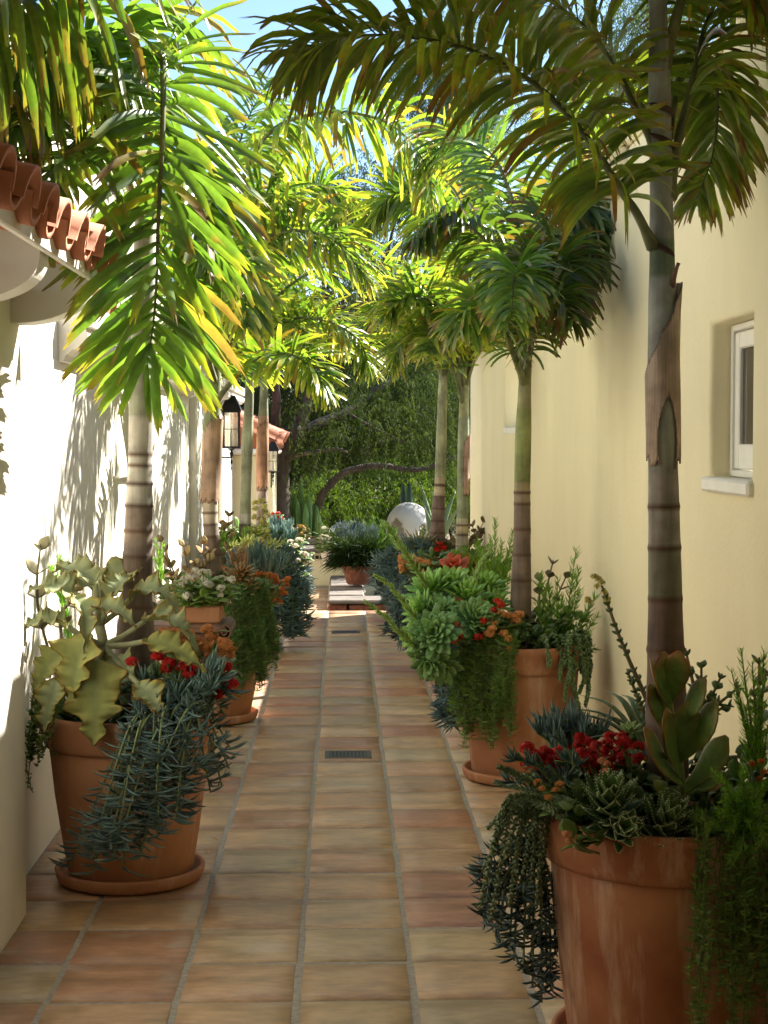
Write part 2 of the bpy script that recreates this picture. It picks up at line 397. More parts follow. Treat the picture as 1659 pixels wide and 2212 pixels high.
# cornice moulding swept along the walk
def sweep(mb, prof, y0, y1, n=2):
    m = len(prof); vs = [(x, y, z) for y in (y0, y1) for x, z in prof]
    mb.add(vs, [tuple(range(m))[::-1], tuple(range(m, 2*m))]+[(k, m+k, m+(k+1) % m, (k+1) % m)[::-1] for k in range(m)], WHT)
mb = MB(); cx = XL
prof = [(cx+.002, 1.74), (cx+.02, 1.742), (cx+.03, 1.765), (cx+.055, 1.785), (cx+.085, 1.79), (cx+.105, 1.81), (cx+.112, 1.84), (cx+.10, 1.866), (cx+.13, 1.868), (cx+.135, 1.93), (cx+.002, 1.93)]
sweep(mb, prof, 5.95, 10.98); sweep(mb, prof, 11.36, 15.4); mb.build('cornice', M['plaster'], th, False)
# rounded eave brackets and fascia
def bracket(y0, y1):
    mb = MB(); n = 18; vs = []
    for yy in (y0, y1):
        vs.append((-.967, yy, 1.985)); vs.append((-.964, yy, 1.79))
        for k in range(n+1):
            a = math.pi*.5*k/n; vs.append((-.955+.212*math.sin(a), yy, 1.905-.115*math.cos(a)**.9))
        vs.append((-.737, yy, 1.985))
    m = n+4
    mb.add(vs, [tuple(range(m)), tuple(range(m, 2*m))[::-1]]+[(k, (k+1) % m, m+(k+1) % m, m+k)[::-1] for k in range(m)], WHT)
    return mb
for y in (2.5, 3.25, 3.95, 4.68): bracket(y, y+.12).build('eave_bracket', M['plaster'], th, False)
mb = MB(); box(mb, (-.736, -5, 1.908), (-.716, 4.86, 1.95), WHT, .004); box(mb, (-1.3, -5, 1.9865), (-.7365, 4.85, 2.0), WHT); mb.build('fascia', M['plaster'], th, False)
# barrel tiles
def barrel(mb, p0, p1, r0, r1, up=1, n=9, th_=.014):
    p0 = Vector(p0); p1 = Vector(p1); T = (p1-p0).normalized(); S = Vector((0, 1, 0)); N = T.cross(S)
    if N.z < 0: N = -N
    vs = []
    for p, r in ((p0, r0), (p1, r1)):
        for rr in (r, r-th_):
            for k in range(n+1):
                a = math.pi*k/n; vs.append(p+S*(rr*math.cos(a))+N*(up*rr*math.sin(a)))
    m = n+1; fs = []
    for k in range(n):
        fs.append((k, k+1, 2*m+k+1, 2*m+k)); fs.append((m+k, 3*m+k, 3*m+k+1, m+k+1)); fs.append((k, m+k, m+k+1, k+1)); fs.append((2*m+k, 2*m+k+1, 3*m+k+1, 3*m+k))
    for k in (0, n): fs.append((k, 2*m+k, 3*m+k, m+k))
    mb.add(vs, fs, WHT)
R = random.Random(3); mb = MB()
for k in range(14):
    y = 4.86-.235*k
    for j in range(3):
        x0 = -.675-.33*j+R.uniform(-.012, .012); z0 = 1.955+.075*j
        barrel(mb, (x0, y+R.uniform(-.006, .006), z0), (x0-.42, y, z0+.105), .082, .066)
        barrel(mb, (x0+.0, y-.118, z0+.035), (x0-.42, y-.118, z0+.135), .07, .08, -1)
mb.build('roof_tiles', M['roof'], th)
# small tiled hip slope hanging at the end of the eave
mb = MB()
for j in range(2): barrel(mb, (-.72-.2*j, 5.0, 1.84+.09*j), (-1.0-.2*j, 5.0, 1.96+.09*j), .06, .07)
mb.build('roof_tiles', M['roof'], th)
mb = MB(); pts = [P(260, 600+k*21, 6.2) for k in range(11)]
for a, b in zip(pts, pts[1:]): tube(mb, [a, a.lerp(b, .45), a.lerp(b, .5), b], [.004, .007, .0025, .0025], WHT, 6)
tag(mb.build('rain_chain', M['iron']), 'thin dark rain chain hanging in front of the left house cornice', 'rain chain')
# far wing with shallow tiled roof
tf = thing('far_house', 'low far wing with orange tiled eave behind the left palms', 'house', (-1.0, 16, 0))
mb = MB(); box(mb, (-3.2, 16.0, -.06), (-.70, 19.5, 1.30), WHT, .01); mb.build('wall', M['cream'], tf, False)
mb = MB(); box(mb, (-3.2, 15.86, 1.301), (-.64, 19.6, 1.36), WHT, .02); mb.build('eave_moulding', M['plaster'], tf, False)
mb = MB()
for k in range(12):
    for j in range(3):
        x0 = -.60-.34*j; z0 = 1.42+.16*j
        barrel(mb, (x0, 15.95+.25*k, z0), (x0-.45, 15.95+.25*k, z0+.21), .12, .10)
vs = [(-.62, 15.9, 1.361), (-2.8, 15.9, 1.361), (-2.8, 15.9, 2.35), (-.62, 15.9, 1.44)]; vs += [(a, 19.4, c) for a, b, c in vs]
mb.add(vs, [(0, 3, 2, 1), (4, 5, 6, 7), (0, 1, 5, 4), (1, 2, 6, 5), (2, 3, 7, 6), (3, 0, 4, 7)], WHT)
mb.build('roof', M['roof'], tf)
# shutters on the rear wall
mb = MB()
for y0 in (13.95, 14.55):
    box(mb, (-1.088, y0, .75), (-1.05, y0+.5, 1.62), WHT, .004)
    for k in range(24): box(mb, (-1.0495, y0+.05, .80+k*.033), (-1.044, y0+.45, .825+k*.033), WHT)
mb.build('shutter', M['paint'], th, False)

# ---------------- lanterns ----------------
def lantern(c, s, wallx, label):
    t = thing('wall_lantern', label, 'lantern', c, 'iron lanterns on the left house'); x, y, z = c; w_ = .062*s; h = .27*s
    mb = MB()
    for sx in (-1, 1):
        for sy in (-1, 1): box(mb, (x+sx*w_-.006*s, y+sy*w_-.006*s, z), (x+sx*w_+.006*s, y+sy*w_+.006*s, z+h), WHT)
    for zz in (z-.016*s, z+h):
        box(mb, (x-w_-.012*s, y-w_-.012*s, zz), (x+w_+.012*s, y+w_+.012*s, zz+.016*s), WHT)
    for sy in (-1, 1): box(mb, (x-.002*s, y+sy*w_-.002, z), (x+.002*s, y+sy*w_+.002, z+h), WHT); box(mb, (x-w_, y+sy*w_-.003, z+h*.5), (x+w_, y+sy*w_+.003, z+h*.5+.004*s), WHT)
    for sx in (-1, 1): box(mb, (x+sx*w_-.002, y-.002*s, z), (x+sx*w_+.002, y+.002*s, z+h), WHT); box(mb, (x+sx*w_-.003, y-w_, z+h*.5), (x+sx*w_+.003, y+w_, z+h*.5+.004*s), WHT)
    mb.build('cage', M['iron'], t, False)
    mb = MB(); a = w_+.022*s; zt = z+h+.017*s; b_ = .03*s
    vs = [(x-a, y-a, zt), (x+a, y-a, zt), (x+a, y+a, zt), (x-a, y+a, zt), (x-b_, y-b_, zt+.12*s), (x+b_, y-b_, zt+.12*s), (x+b_, y+b_, zt+.12*s), (x-b_, y+b_, zt+.12*s)]
    mb.add(vs, [(0, 3, 2, 1), (4, 5, 6, 7), (0, 1, 5, 4), (1, 2, 6, 5), (2, 3, 7, 6), (3, 0, 4, 7)], WHT); mb.build('hood', M['iron'], t, False)
    mb = MB(); g = w_-.008*s
    for sx in (-1, 1): box(mb, (x+sx*g-.001, y-g, z+.002), (x+sx*g+.001, y+g, z+h-.002), WHT); box(mb, (x-g+.002, y+sx*g-.001, z+.002), (x+g-.002, y+sx*g+.001, z+h-.002), WHT)
    mb.build('glass', M['glass'], t, False)
    mb = MB(); lathe(mb, (x, y, z+.001), [(.012*s, 0), (.012*s, .1*s), (.004*s, .14*s)], (.9, .85, .7), 10, 0, True); mb.build('candle', M['paint'], t)
    mb = MB(); lathe(mb, (x, y, z-.20*s), [(.001, 0), (.006*s, .02*s), (.003*s, .05*s), (.012*s, .07*s), (.004*s, .1*s), (.018*s, .14*s), (.008*s, .16*s), (.03*s, .183*s)], WHT, 12); mb.build('finial', M['iron'], t)
    mb = MB(); tube(mb, [Vector((x, y, z-.09*s)), Vector((wallx, y, z-.09*s))], .006*s, WHT, 8); box(mb, (wallx-.004, y-.03*s, z-.22*s), (wallx+.008, y+.03*s, z+.02*s), WHT); mb.build('bracket', M['iron'], t, False)
p = P(500, 964, 13.6); lantern((p.x, p.y, p.z), 1.06, -1.089, 'nearer black iron wall lantern with peaked hood between the left palm trunks')
p = P(590, 1018, 15.6); lantern((p.x, p.y, p.z), .72, -.70, 'farther dark lantern beside the pepper tree trunk under the orange tiled eave')

# ---------------- floor drains ----------------
for px, py, hw, lab in ((752, 1633, .095, 'nearer metal drain grate set in the tiled walk'), (747, 1367, .095, 'farther metal drain grate set in the tiled walk')):
    g = P(px, py, 7.3); 
    d = (FW*F+RT*(px-CX)+UP*(CY-py)); k = -H/d.z; gx, gy = d.x*k, d.y*k
    t = thing('floor_drain', lab, 'drain', (gx, gy, 0), 'drain grates in the walk')
    mb = MB(); a, b = hw+.012, .085; zz = .0085
    box(mb, (gx-a, gy-b, zz-.004), (gx-a+.022, gy+b, zz), WHT); box(mb, (gx+a-.022, gy-b, zz-.004), (gx+a, gy+b, zz), WHT)
    box(mb, (gx-a+.0225, gy-b, zz-.004), (gx+a-.0225, gy-b+.022, zz), WHT); box(mb, (gx-a+.0225, gy+b-.022, zz-.004), (gx+a-.0225, gy+b, zz), WHT)
    mb.build('frame', M['bronze'], t, False)
    mb = MB(); box(mb, (gx-a+.001, gy-b+.001, zz-.003), (gx+a-.001, gy+b-.001, zz-.0022), WHT); mb.build('pit_shade', M['iron'], t, False)  # flat dark sheet standing in for the shade below the bars
    mb = MB()
    for k in range(10):
        xx = gx-hw+.018+k*(2*hw-.036)/9; box(mb, (xx-.003, gy-b+.0225, zz-.002), (xx+.003, gy+b-.0225, zz+.001), WHT)
    mb.build('bars', M['bronze'], t, False)

# ---------------- pond, bench, egg ----------------
t = thing('brick_pond', 'low brick pond edge with pale stone coping and dark water', 'pond', (.6, 14.6, -.04))
R = random.Random(8); mb = MB(); x = -.125
while x < .95:
    L = R.uniform(.17, .22); box(mb, (x, LED+.16+R.uniform(0, .01), -.038), (x+L-.02, LED+.42, .035+R.uniform(-.004, .006)), WHT, .012); x += L
mb.build('brick_course', M['brick'], t, False)
mb = MB()
y = LED+.14
for k in range(6):
    box(mb, (-.135+R.uniform(0, .012), y, .043), (.20+R.uniform(-.02, .03)+(.75 if k == 0 else 0), y+.42, .075+R.uniform(-.004, .006)), WHT, .015); y += .43
box(mb, (-.12, LED+.44, -.038), (.17, 16.1, .04), WHT); mb.build('stone_coping', M['stone'], t, False)
mb = MB(); box(mb, (.172, LED+.44, -.038), (1.05, 16.1, .012), WHT); mb.build('water', M['water'], t, False)
t = thing('garden_bench', 'cream plaster bench wall with a dark mosaic band at the end of the walk', 'bench', (-.2, 16.3, 0))
mb = MB(); box(mb, (-1.3, 16.22, -.05), (.9, 16.8, .30), WHT, .01); mb.build('base', M['cream'], t, False)
mb = MB(); box(mb, (-1.32, 16.16, .301), (.92, 16.85, .345), WHT, .012); mb.build('seat', M['stone'], t, False)
mb = MB()
for k in range(44): box(mb, (-1.28+k*.05, 16.206, .235), (-1.245+k*.05, 16.2215, .27), WHT)
mb.build('mosaic_band', M['iron'], t, False)
mb = MB(); box(mb, (-1.3, 16.7, .346), (.9, 16.84, .40), WHT, .012); mb.build('backrest', M['stone'], t, False)
mb = MB(); box(mb, (-2.2, 17.1, -.05), (.12, 17.4, .40), WHT, .03)
tag(mb.build('retaining_wall', M['brick'], smooth=False), 'dark low brown retaining wall behind the plaster bench', 'wall')
c = P(883, 1139, 18.0); r = .262
t = thing('egg_sculpture', 'smooth white hollow egg shaped sculpture with arched openings', 'sculpture', (c.x, c.y, 0))
bmm = __import__('bmesh'); bm = bmm.new(); bmm.ops.create_uvsphere(bm, u_segments=72, v_segments=48, radius=1)
kill = []
def openang(v):
    az = math.degrees(math.atan2(v.x, -v.y)); el = v.z
    for a0, ww, top in ((-40, 30, .42), (38, 20, .22), (130, 22, .1), (-130, 22, .1)):
        d = (az-a0+180) % 360-180
        lim = top*math.sqrt(max(0, 1-(d/ww)**2))+(-.55)*(1-math.sqrt(max(0, 1-(d/ww)**2)))
        if abs(d) < ww and v.z < lim and v.z > -.75: return True
    return False
for f in bm.faces:
    if openang(f.calc_center_median()): kill.append(f)
bmm.ops.delete(bm, geom=kill, context='FACES')
for v in bm.verts: v.co = Vector((v.co.x*r*1.0, v.co.y*r, v.co.z*r*1.12+c.z-.01))
me = bpy.data.meshes.new('shell'); bm.to_mesh(me); bm.free(); me.materials.append(M['egg']); me.polygons.foreach_set('use_smooth', [True]*len(me.polygons))
o = bpy.data.objects.new('shell', me); COL.objects.link(o); o.parent = t; s = o.modifiers.new('wall', 'SOLIDIFY'); s.thickness = .035; s.offset = -1
mb = MB(); lathe(mb, (c.x, c.y, -.06), [(.30, 0), (.27, .1), (.24, c.z-r*.85+.06)], WHT, 40, .02, True); mb.build('plinth', M['stone'], t)

# ---------------- pots ----------------
def pot(x, y, rim, base, h, mat, label, s=0):
    t = thing('terracotta_pot', label, 'pot', (x, y, .03), 'terracotta pots along the walk'); rh = h*.2; rt = rim-.028
    b0 = h-rh; rb = lerp(base, rim-.03, .84)
    mb = MB(); lathe(mb, (x, y, .032), [(base*.8, 0), (base*.97, .002), (base, .012), (lerp(base, rb, .3)+.004, b0*.3), (lerp(base, rb, .62)+.007, b0*.62), (rb+.003, b0-.004), (rb-.004, b0+.01)], WHT, 64, .006)
    mb.build('body', mat, t)
    mb = MB(); lathe(mb, (x, y, .032), [(rb-.002, b0-.002), (rb+.014, b0-.003), (rim-.022, b0+.008), (rim-.012, b0+.03), (rim-.004, h-.03), (rim, h-.012), (rim-.006, h-.001), (rim-.018, h), (rim-.032, h-.01), (rim-.036, h-.09)], WHT, 64, .006)
    mb.build('rim', mat, t)
    mb = MB(); lathe(mb, (x, y, .032), [(rim-.034, h-.06), (rim*.5, h-.035), (.01, h-.03)], WHT, 40, .02, True); mb.build('soil', M['soil'], t)
    return t
def saucer(x, y, r, label):
    mb = MB(); lathe(mb, (x, y, .0095), [(.01, .0), (r*.93, .0), (r*.98, .004), (r, .014), (r+.006, .038), (r+.002, .044), (r-.008, .044), (r-.014, .036), (r-.02, .016), (.01, .0155)], WHT, 64)
    return tag(mb.build('saucer', M['terra']), label, 'saucer', 'saucers under the pots')
POTS = {}
def G(px, py):
    d = (FW*F+RT*(px-CX)+UP*(CY-py)); k = -H/d.z; return d.x*k, d.y*k
for key, cx_, yy, rim, base, h, mat, lab in (
    ('L1', 279, 5.22, .295, .205, .535, 'terra', 'nearest left terracotta pot, holding the big felt leaved plant'),
    ('L2', 455, 8.2, .31, .205, .56, 'terra', 'second left terracotta pot, mostly covered by trailing green'),
    ('L3', 530, 11.1, .29, .2, .56, 'terra', 'third left terracotta pot, hidden under blue grey trailing leaves'),
    ('L4', 565, 13.3, .27, .2, .54, 'terra', 'farthest left terracotta pot under white flowering plants'),
    ('R1', 1447, 3.70, .315, .235, .555, 'terra_old', 'largest terracotta pot at lower right with white mineral stains'),
    ('R2', 1122, 6.75, .285, .205, .56, 'terra', 'second right terracotta pot, rim bare between trailing plants'),
    ('R3', 1000, 9.9, .27, .2, .56, 'terra', 'third right terracotta pot, hidden under bright green rosettes'),
    ('R4', 945, 12.6, .27, .2, .54, 'terra', 'farthest right terracotta pot, beside the pond')):
    x = P(cx_, 1500, yy).x; pot(x, yy, rim, base, h, M[mat], lab); POTS[key] = Vector((x, yy, h+.03))
    saucer(x, yy, base+.035, 'clay saucer under the '+{'L1': 'nearest left pot', 'L2': 'second left pot', 'L3': 'third left pot', 'L4': 'farthest left pot', 'R1': 'large stained pot at lower right', 'R2': 'second right pot', 'R3': 'third right pot', 'R4': 'farthest right pot'}[key])
# console shelf with planter box
t = thing('console_shelf', 'weathered brown shelf with a scrolled end behind orange flowers', 'shelf', (-.72, 6.95, 0))
a = P(335, 1345, 6.9); b = P(492, 1345, 6.9); z1 = a.z
mb = MB(); box(mb, (a.x-.15, 6.8, z1-.035), (b.x, 7.1, z1), WHT, .006); mb.build('shelf_top', M['wood'], t, False)
mb = MB(); c = Vector((b.x-.012, 6.8, z1-.032)); pts = []
for k in range(40):
    u = k/39; an = math.pi/2-u*math.pi*3.6; rr = .034*(1-u*.82); pts.append((c.x+rr*math.cos(an), c.z+rr*math.sin(an)))
for q in range(39):
    (x0, y0), (x1, y1) = pts[q], pts[q+1]; w2 = .006
    d = Vector((x1-x0, 0, y1-y0)).normalized(); nn = Vector((-d.z, 0, d.x))*w2*.5; A = Vector((x0, 0, y0)); B = Vector((x1, 0, y1))
    vs = []
    for yy in (6.798, 7.102): vs += [A+nn+Vector((0, yy, 0)), B+nn+Vector((0, yy, 0)), B-nn+Vector((0, yy, 0)), A-nn+Vector((0, yy, 0))]
    mb.add(vs, [(0, 1, 2, 3), (7, 6, 5, 4), (0, 4, 5, 1), (1, 5, 6, 2), (2, 6, 7, 3), (3, 7, 4, 0)], WHT)
mb.build('scroll', M['wood'], t, False)
mb = MB(); box(mb, (a.x-.13, 6.83, z1-.13), (b.x-.06, 7.07, z1-.036), WHT, .006); mb.build('apron', M['wood'], t, False)
for xx in (a.x-.1, b.x-.13):
    mb = MB(); box(mb, (xx, 6.86, 0.006), (xx+.06, 7.04, z1-.131), WHT, .008); mb.build('leg', M['wood'], t, False)
a2 = P(392, 1340, 6.9); b2 = P(478, 1340, 6.9)
t = thing('planter_box', 'rectangular clay planter box standing on the brown shelf', 'planter', ((a2.x+b2.x)/2, 6.95, z1))
mb = MB(); box(mb, (a2.x-.02, 6.85, z1+.001), (b2.x, 7.05, z1+.075), WHT, .006); mb.build('trough', M['terra'], t, False)
mb = MB(); box(mb, (a2.x-.01, 6.86, z1+.0755), (b2.x-.01, 7.04, z1+.079), WHT); mb.build('soil', M['soil'], t, False)
SHELF = Vector(((a2.x+b2.x)/2, 6.95, z1+.078))
# unseen roof slab and end wall, added to darken the near end
t = thing('shade_blocker', 'unseen roof and end wall added to shade the near end of the walk', 'blocker', (0, 0, 2.8))
mb = MB(); box(mb, (-1.9, -5, 2.72), (2.2, 4.4, 2.85), WHT, .01); mb.build('roof', M['cream'], t, False)
mb = MB(); box(mb, (-1.3, -5.3, -.05), (1.4, -5.01, 2.9), WHT, .01); mb.build('shade_end_wall', M['cream'], t, False)
# ---------------- palms ----------------
GREEN = dict(a=(.075, .145, .04), b=(.13, .20, .055), tip=(.38, .38, .06), brown=(.20, .12, .06), t0=.80, t1=.99)
YEL = dict(a=(.06, .12, .03), b=(.15, .21, .045), tip=(.34, .34, .07), brown=(.24, .14, .05), t0=.6, t1=1.04)
OLIVE = dict(a=(.095, .15, .03), b=(.20, .24, .05), tip=(.26, .22, .04), brown=(.16, .07, .04), t0=.7, t1=.90)
SHADED = dict(a=(.045, .08, .02), b=(.08, .12, .03), tip=(.12, .14, .03), brown=(.13, .06, .03), t0=.75, t1=.97)  # darker greens carry the shade on the second right crown
def frond(root, pts, L=.36, W=.018, n=50, pet=.18, droop=.7, plume=.7, fwd=.55, pal=GREEN, rag=.06, across=3, seg=5, seed=1, rr=.011, prof=.35, ranks=2, jit=.20):
    W = W*.72
    R = random.Random(seed); K = 60; C = catmull(pts, K); Ts, Ns = frames(C)
    rc = [mixc((.16, .17, .07), (.10, .13, .04), i/K) for i in range(K)]
    mbr = MB(); tube(mbr, C, [rr*(1.5-1.25*min(1, i/K*1.1)) if i > 3 else rr*(2.2-.2*i) for i in range(K)], rc, 6)
    mb = MB(); Z = Vector((0, 0, 1))
    for i in range(n):
        u = pet+(1-pet)*i/(n-1); x = u*(K-1); k = min(int(x), K-2); p = C[k].lerp(C[k+1], x-k); T = Ts[k]; N = Ns[k]; S = T.cross(N)
        un = i/(n-1); lp = prof+(1-prof)*math.sin(math.pi*min(1, .12+un*.80))**.8
        if un > .93: lp *= .8
        for side in (-1, 1):
            for q in range(ranks):
                if R.random() < .04: continue
                a = R.uniform(-plume, plume)+.15
                lat = S*(side*math.cos(a))+N*math.sin(a)
                f = fwd*(.55+1.1*un)+R.uniform(-.12, .12)
                d = (T*f+lat+rv(R)*jit).normalized(); l = L*lp*R.uniform(.82, 1.1)
                g = droop*R.uniform(.6, 1.3); pts_ = [p.copy()]; dd = d.copy(); pp = p.copy()
                for s in range(seg):
                    dd = (dd-Z*(g/seg*(.5+s*.35))).normalized(); pp = pp+dd*(l/seg); pts_.append(pp)
                w_ = W*R.uniform(.75, 1.15)*(.7+.3*lp); cut = R.random() < (.85 if rag > .03 else .3)
                prof_ = [.35, .85, 1, .98, .85, .6 if cut else .12] if seg == 5 else [.4, 1, .95, .5 if cut else .1]
                ca = mixc(pal['a'], pal['b'], R.random()); ca = sc(ca, R.uniform(.8, 1.2)); tt0 = pal['t0']+R.uniform(-.15, .2); tt1 = pal['t1']+R.uniform(-.10, .10)
                old = R.random() < .07
                def cf(t, b, ca=ca, tt0=tt0, tt1=tt1, pal=pal, old=old):
                    if old: return mixc(pal['tip'], pal['brown'], t*1.3)
                    c = mixc(ca, pal['tip'], (t-tt0)/.25) if t > tt0 else ca
                    if t >= tt1: c = mixc(c, pal['brown'], .6+(t-tt1)*6)
                    return mixc(c, sc(c, 1.15), b)
                refN = (N+rv(R)*.45).normalized() if abs(N.dot(d)) < .9 else T
                blade(mb, pts_, [w_*z for z in prof_], refN, cf, .28, across, rag*l*2 if cut else 0, R)
    o = mb.build('frond', M['palm'], root); r_ = mbr.build('rachis', M['bark'], o); return o
BR = (.17, .12, .09); GY = (.38, .35, .29); WH = (.50, .47, .40); GN = (.22, .25, .12); PK = (.46, .31, .22); BG = (.24, .25, .17)
def trunk(root, ctr, rings, bands, lean=0):
    """ctr: list of (point, radius); rings: list of heights; bands: [(height, colour)]"""
    mb = MB(); zs = sorted(set([c[0].z for c in ctr])); z0, z1 = zs[0], zs[-1]; n = int((z1-z0)/.012); pts = []; rad = []; col = []
    for i in range(n+1):
        z = z0+(z1-z0)*i/n
        for (a, ra), (b, rb) in zip(ctr, ctr[1:]):
            if a.z <= z <= b.z+1e-6: t = (z-a.z)/(b.z-a.z); p = a.lerp(b, t); t2 = t*t*(3-2*t); r = ra+(rb-ra)*t2; break
        c = bands[0][1]
        for h, cc in bands:
            if z >= h: c = cc
        dmin = min([abs(z-h) for h in rings] or [9])
        if dmin < .009: r += .0028*(1-dmin/.009)
        if dmin < .0065: c = (.12, .065, .04)
        for h in rings:
            if 0 < z-h < .04: c = mixc(sc(c, .8), c, (z-h)/.04)
        pts.append(p); rad.append(r); col.append(c)
    tube(mb, pts, rad, col, 28); return mb.build('trunk', M['bark'], root)
def sheath(root, p0, p1, r, kind, col, seed=1):
    """dry papery leaf base clinging to the stem; kind picks how it is torn"""
    R = random.Random(seed); mb = MB(); n = 70; m = 48; a0, a1 = -3.5, .6; ph = R.uniform(0, 6)
    def inside(t, a):
        s = (a+math.pi/2)/(math.pi/2); w_ = .02*math.sin(a*9+ph)+.012*math.sin(a*23)
        if kind == 'torn':
            if t < .03+w_+.05*abs(s)**2: return False
            if t > .5 and s < -1.25+1.95*((t-.5)/.5)**.8+.05*math.sin(t*40): return False
            if .0 < t < .40 and abs(s-.08) < .42*math.sin(math.pi*min(1, (t+.02)/.42))**.8*(1-t*.8): return False
            return s < 1.3
        if kind == 'side': return -.1+.5*(t-.5)**2+w_ < s < 1.3 and .02+w_ < t < .97-abs(s-.6)*.2
        return .02+w_ < t < .97-.10*abs(s-.4)+w_ and -1.6 < s < 1.35-.5*t
    vs = []; cs = []; ins = []
    for i in range(n+1):
        t = i/n; p = p0.lerp(p1, t)
        for k in range(m+1):
            a = a0+(a1-a0)*k/m; rr = r+.0022+.0014*math.sin(a*5+t*7+ph)+.004*max(0, t-.85)*8*max(0, math.sin(a*.9+2.4)); q = p+Vector((math.cos(a)*rr, math.sin(a)*rr, 0)); vs.append(q)
            e = inside(t, a) and not (inside(t-.03, a) and inside(t+.03, a) and inside(t, a-.12) and inside(t, a+.12)); f = .5+.5*math.sin(a*31+math.sin(t*9)*2)
            cs.append(mixc(sc(col, .8+.3*f), (.13, .06, .035), .75 if e else .0+.25*max(0, math.sin(t*5+a*2+ph)))); ins.append(inside(t, a))
    fs = []
    for i in range(n):
        for k in range(m):
            q = (i*(m+1)+k, i*(m+1)+k+1, (i+1)*(m+1)+k+1, (i+1)*(m+1)+k)
            if all(ins[z] for z in q): fs.append(q)
    mb.add(vs, fs, cs); o = mb.build('dry_sheath', M['bark'], root)
    s_ = o.modifiers.new('thick', 'SOLIDIFY'); s_.thickness = .0025; s_.offset = 1; return o
def palm(key, label):
    return thing('palm_tree', label, 'palm', tuple(POTS[key]-Vector((0, 0, .06))), 'palms growing from the pots')
def PP(L, dx=0, dy=0): return [P(*p) for p in L]
# L1
t = palm('L1', 'nearest left palm with a broad ragged frond hanging over its pale ringed trunk')
trunk(t, [(P(293, 1520, 5.3), .072), (P(292, 1400, 5.3), .066), (P(296, 1260, 5.3), .050), (P(300, 1100, 5.3), .045), (P(303, 990, 5.3), .040), (P(306, 860, 5.3), .042), (P(309, 640, 5.3), .036), (P(312, 420, 5.3), .03)],
      [P(300, y, 5.3).z for y in (1310, 1204, 1146, 1092, 1045, 1003, 980)], [(0, BR), (P(300, 1204, 5.3).z, (.25, .19, .15)), (P(300, 1092, 5.3).z, WH), (P(300, 980, 5.3).z, GY), (P(300, 900, 5.3).z, BG)])
g = dict(pal=GREEN, across=5, W=.021, rag=.07)
frond(t, PP([(312, 430, 5.3), (330, 180, 5.15), (350, 120, 4.85), (352, 260, 4.65), (342, 480, 4.62), (335, 660, 4.66), (318, 790, 4.7)]), L=.34, n=34, pet=.3, droop=.45, plume=1.1, fwd=.42, seed=11, prof=.7, **g)
frond(t, PP([(310, 420, 5.3), (270, 60, 5.1), (170, -60, 4.8), (60, -30, 4.5), (-60, 60, 4.3)]), L=.50, n=38, pet=.2, droop=1.7, plume=.6, seed=12, prof=.7, **g)
frond(t, PP([(308, 460, 5.3), (250, 230, 5.1), (170, 160, 4.9), (80, 200, 4.7), (10, 320, 4.6)]), L=.28, n=34, pet=.2, droop=1.2, plume=.6, seed=14, **g)
frond(t, PP([(310, 520, 5.3), (350, 380, 5.1), (400, 340, 4.95), (440, 400, 4.85), (450, 520, 4.8), (440, 640, 4.8)]), L=.24, n=30, pet=.2, droop=.8, plume=.9, seed=17, **g)
frond(t, PP([(308, 480, 5.3), (250, 330, 5.0), (180, 300, 4.75), (110, 370, 4.55), (70, 470, 4.45)]), L=.30, n=26, pet=.2, droop=.9, plume=.9, seed=18, **g)
frond(t, PP([(311, 430, 5.3), (262, 200, 5.1), (190, 105, 4.9), (105, 110, 4.75), (20, 190, 4.6)]), L=.42, n=36, pet=.2, droop=1.3, plume=.7, seed=91, prof=.7, **g)
# L2
t = palm('L2', 'second left palm with a pinkish papery sheath on its trunk')
Z = lambda y, d: P(455, y, d).z
trunk(t, [(P(458, 1330, 8.2), .06), (P(460, 1210, 8.2), .047), (P(454, 1120, 8.2), .038), (P(452, 1060, 8.2), .042), (P(455, 970, 8.2), .045), (P(462, 850, 8.2), .036), (P(466, 700, 8.2), .028)],
      [Z(y, 8.2) for y in (1200, 1158, 1132, 1108)], [(0, BR), (Z(1158, 8.2), (.30, .24, .19)), (Z(1132, 8.2), (.48, .40, .31)), (Z(1085, 8.2), PK), (Z(930, 8.2), GN)])
sheath(t, P(452, 1090, 8.2), P(464, 890, 8.2), .0455, 'wrap', PK, 2)
y8 = dict(pal=YEL, across=3, W=.0165, rag=.04, seg=5)
frond(t, PP([(464, 800, 8.2), (500, 480, 8.1), (570, 300, 7.9), (690, 245, 7.8), (830, 262, 7.7), (915, 350, 7.6), (940, 480, 7.6)]), L=.36, n=64, pet=.22, droop=1.1, plume=.7, fwd=.35, seed=21, **y8)
frond(t, PP([(463, 872, 8.2), (500, 825, 8.0), (545, 780, 7.9), (610, 765, 7.7), (670, 790, 7.6), (712, 850, 7.6)]), L=.22, n=50, pet=.25, droop=.5, plume=1.0, fwd=.5, seed=22, **y8)
frond(t, PP([(464, 820, 8.2), (470, 640, 7.9), (490, 540, 7.6), (520, 590, 7.3), (535, 700, 7.2)]), L=.28, n=44, pet=.2, droop=.8, plume=1.0, seed=23, **y8)
frond(t, PP([(464, 800, 8.2), (440, 560, 8.4), (400, 420, 8.6), (330, 400, 8.8), (270, 460, 9)]), L=.32, n=44, pet=.2, droop=.9, plume=.8, seed=24, **y8)
frond(t, PP([(464, 800, 8.2), (490, 500, 8.6), (520, 300, 9.0), (580, 170, 9.4)]), L=.36, n=44, pet=.2, droop=.7, plume=.8, seed=25, **y8)
frond(t, PP([(464, 830, 8.2), (430, 700, 7.8), (400, 660, 7.6), (380, 720, 7.4), (375, 800, 7.4)]), L=.22, n=36, pet=.2, droop=.8, plume=.9, seed=26, **y8)
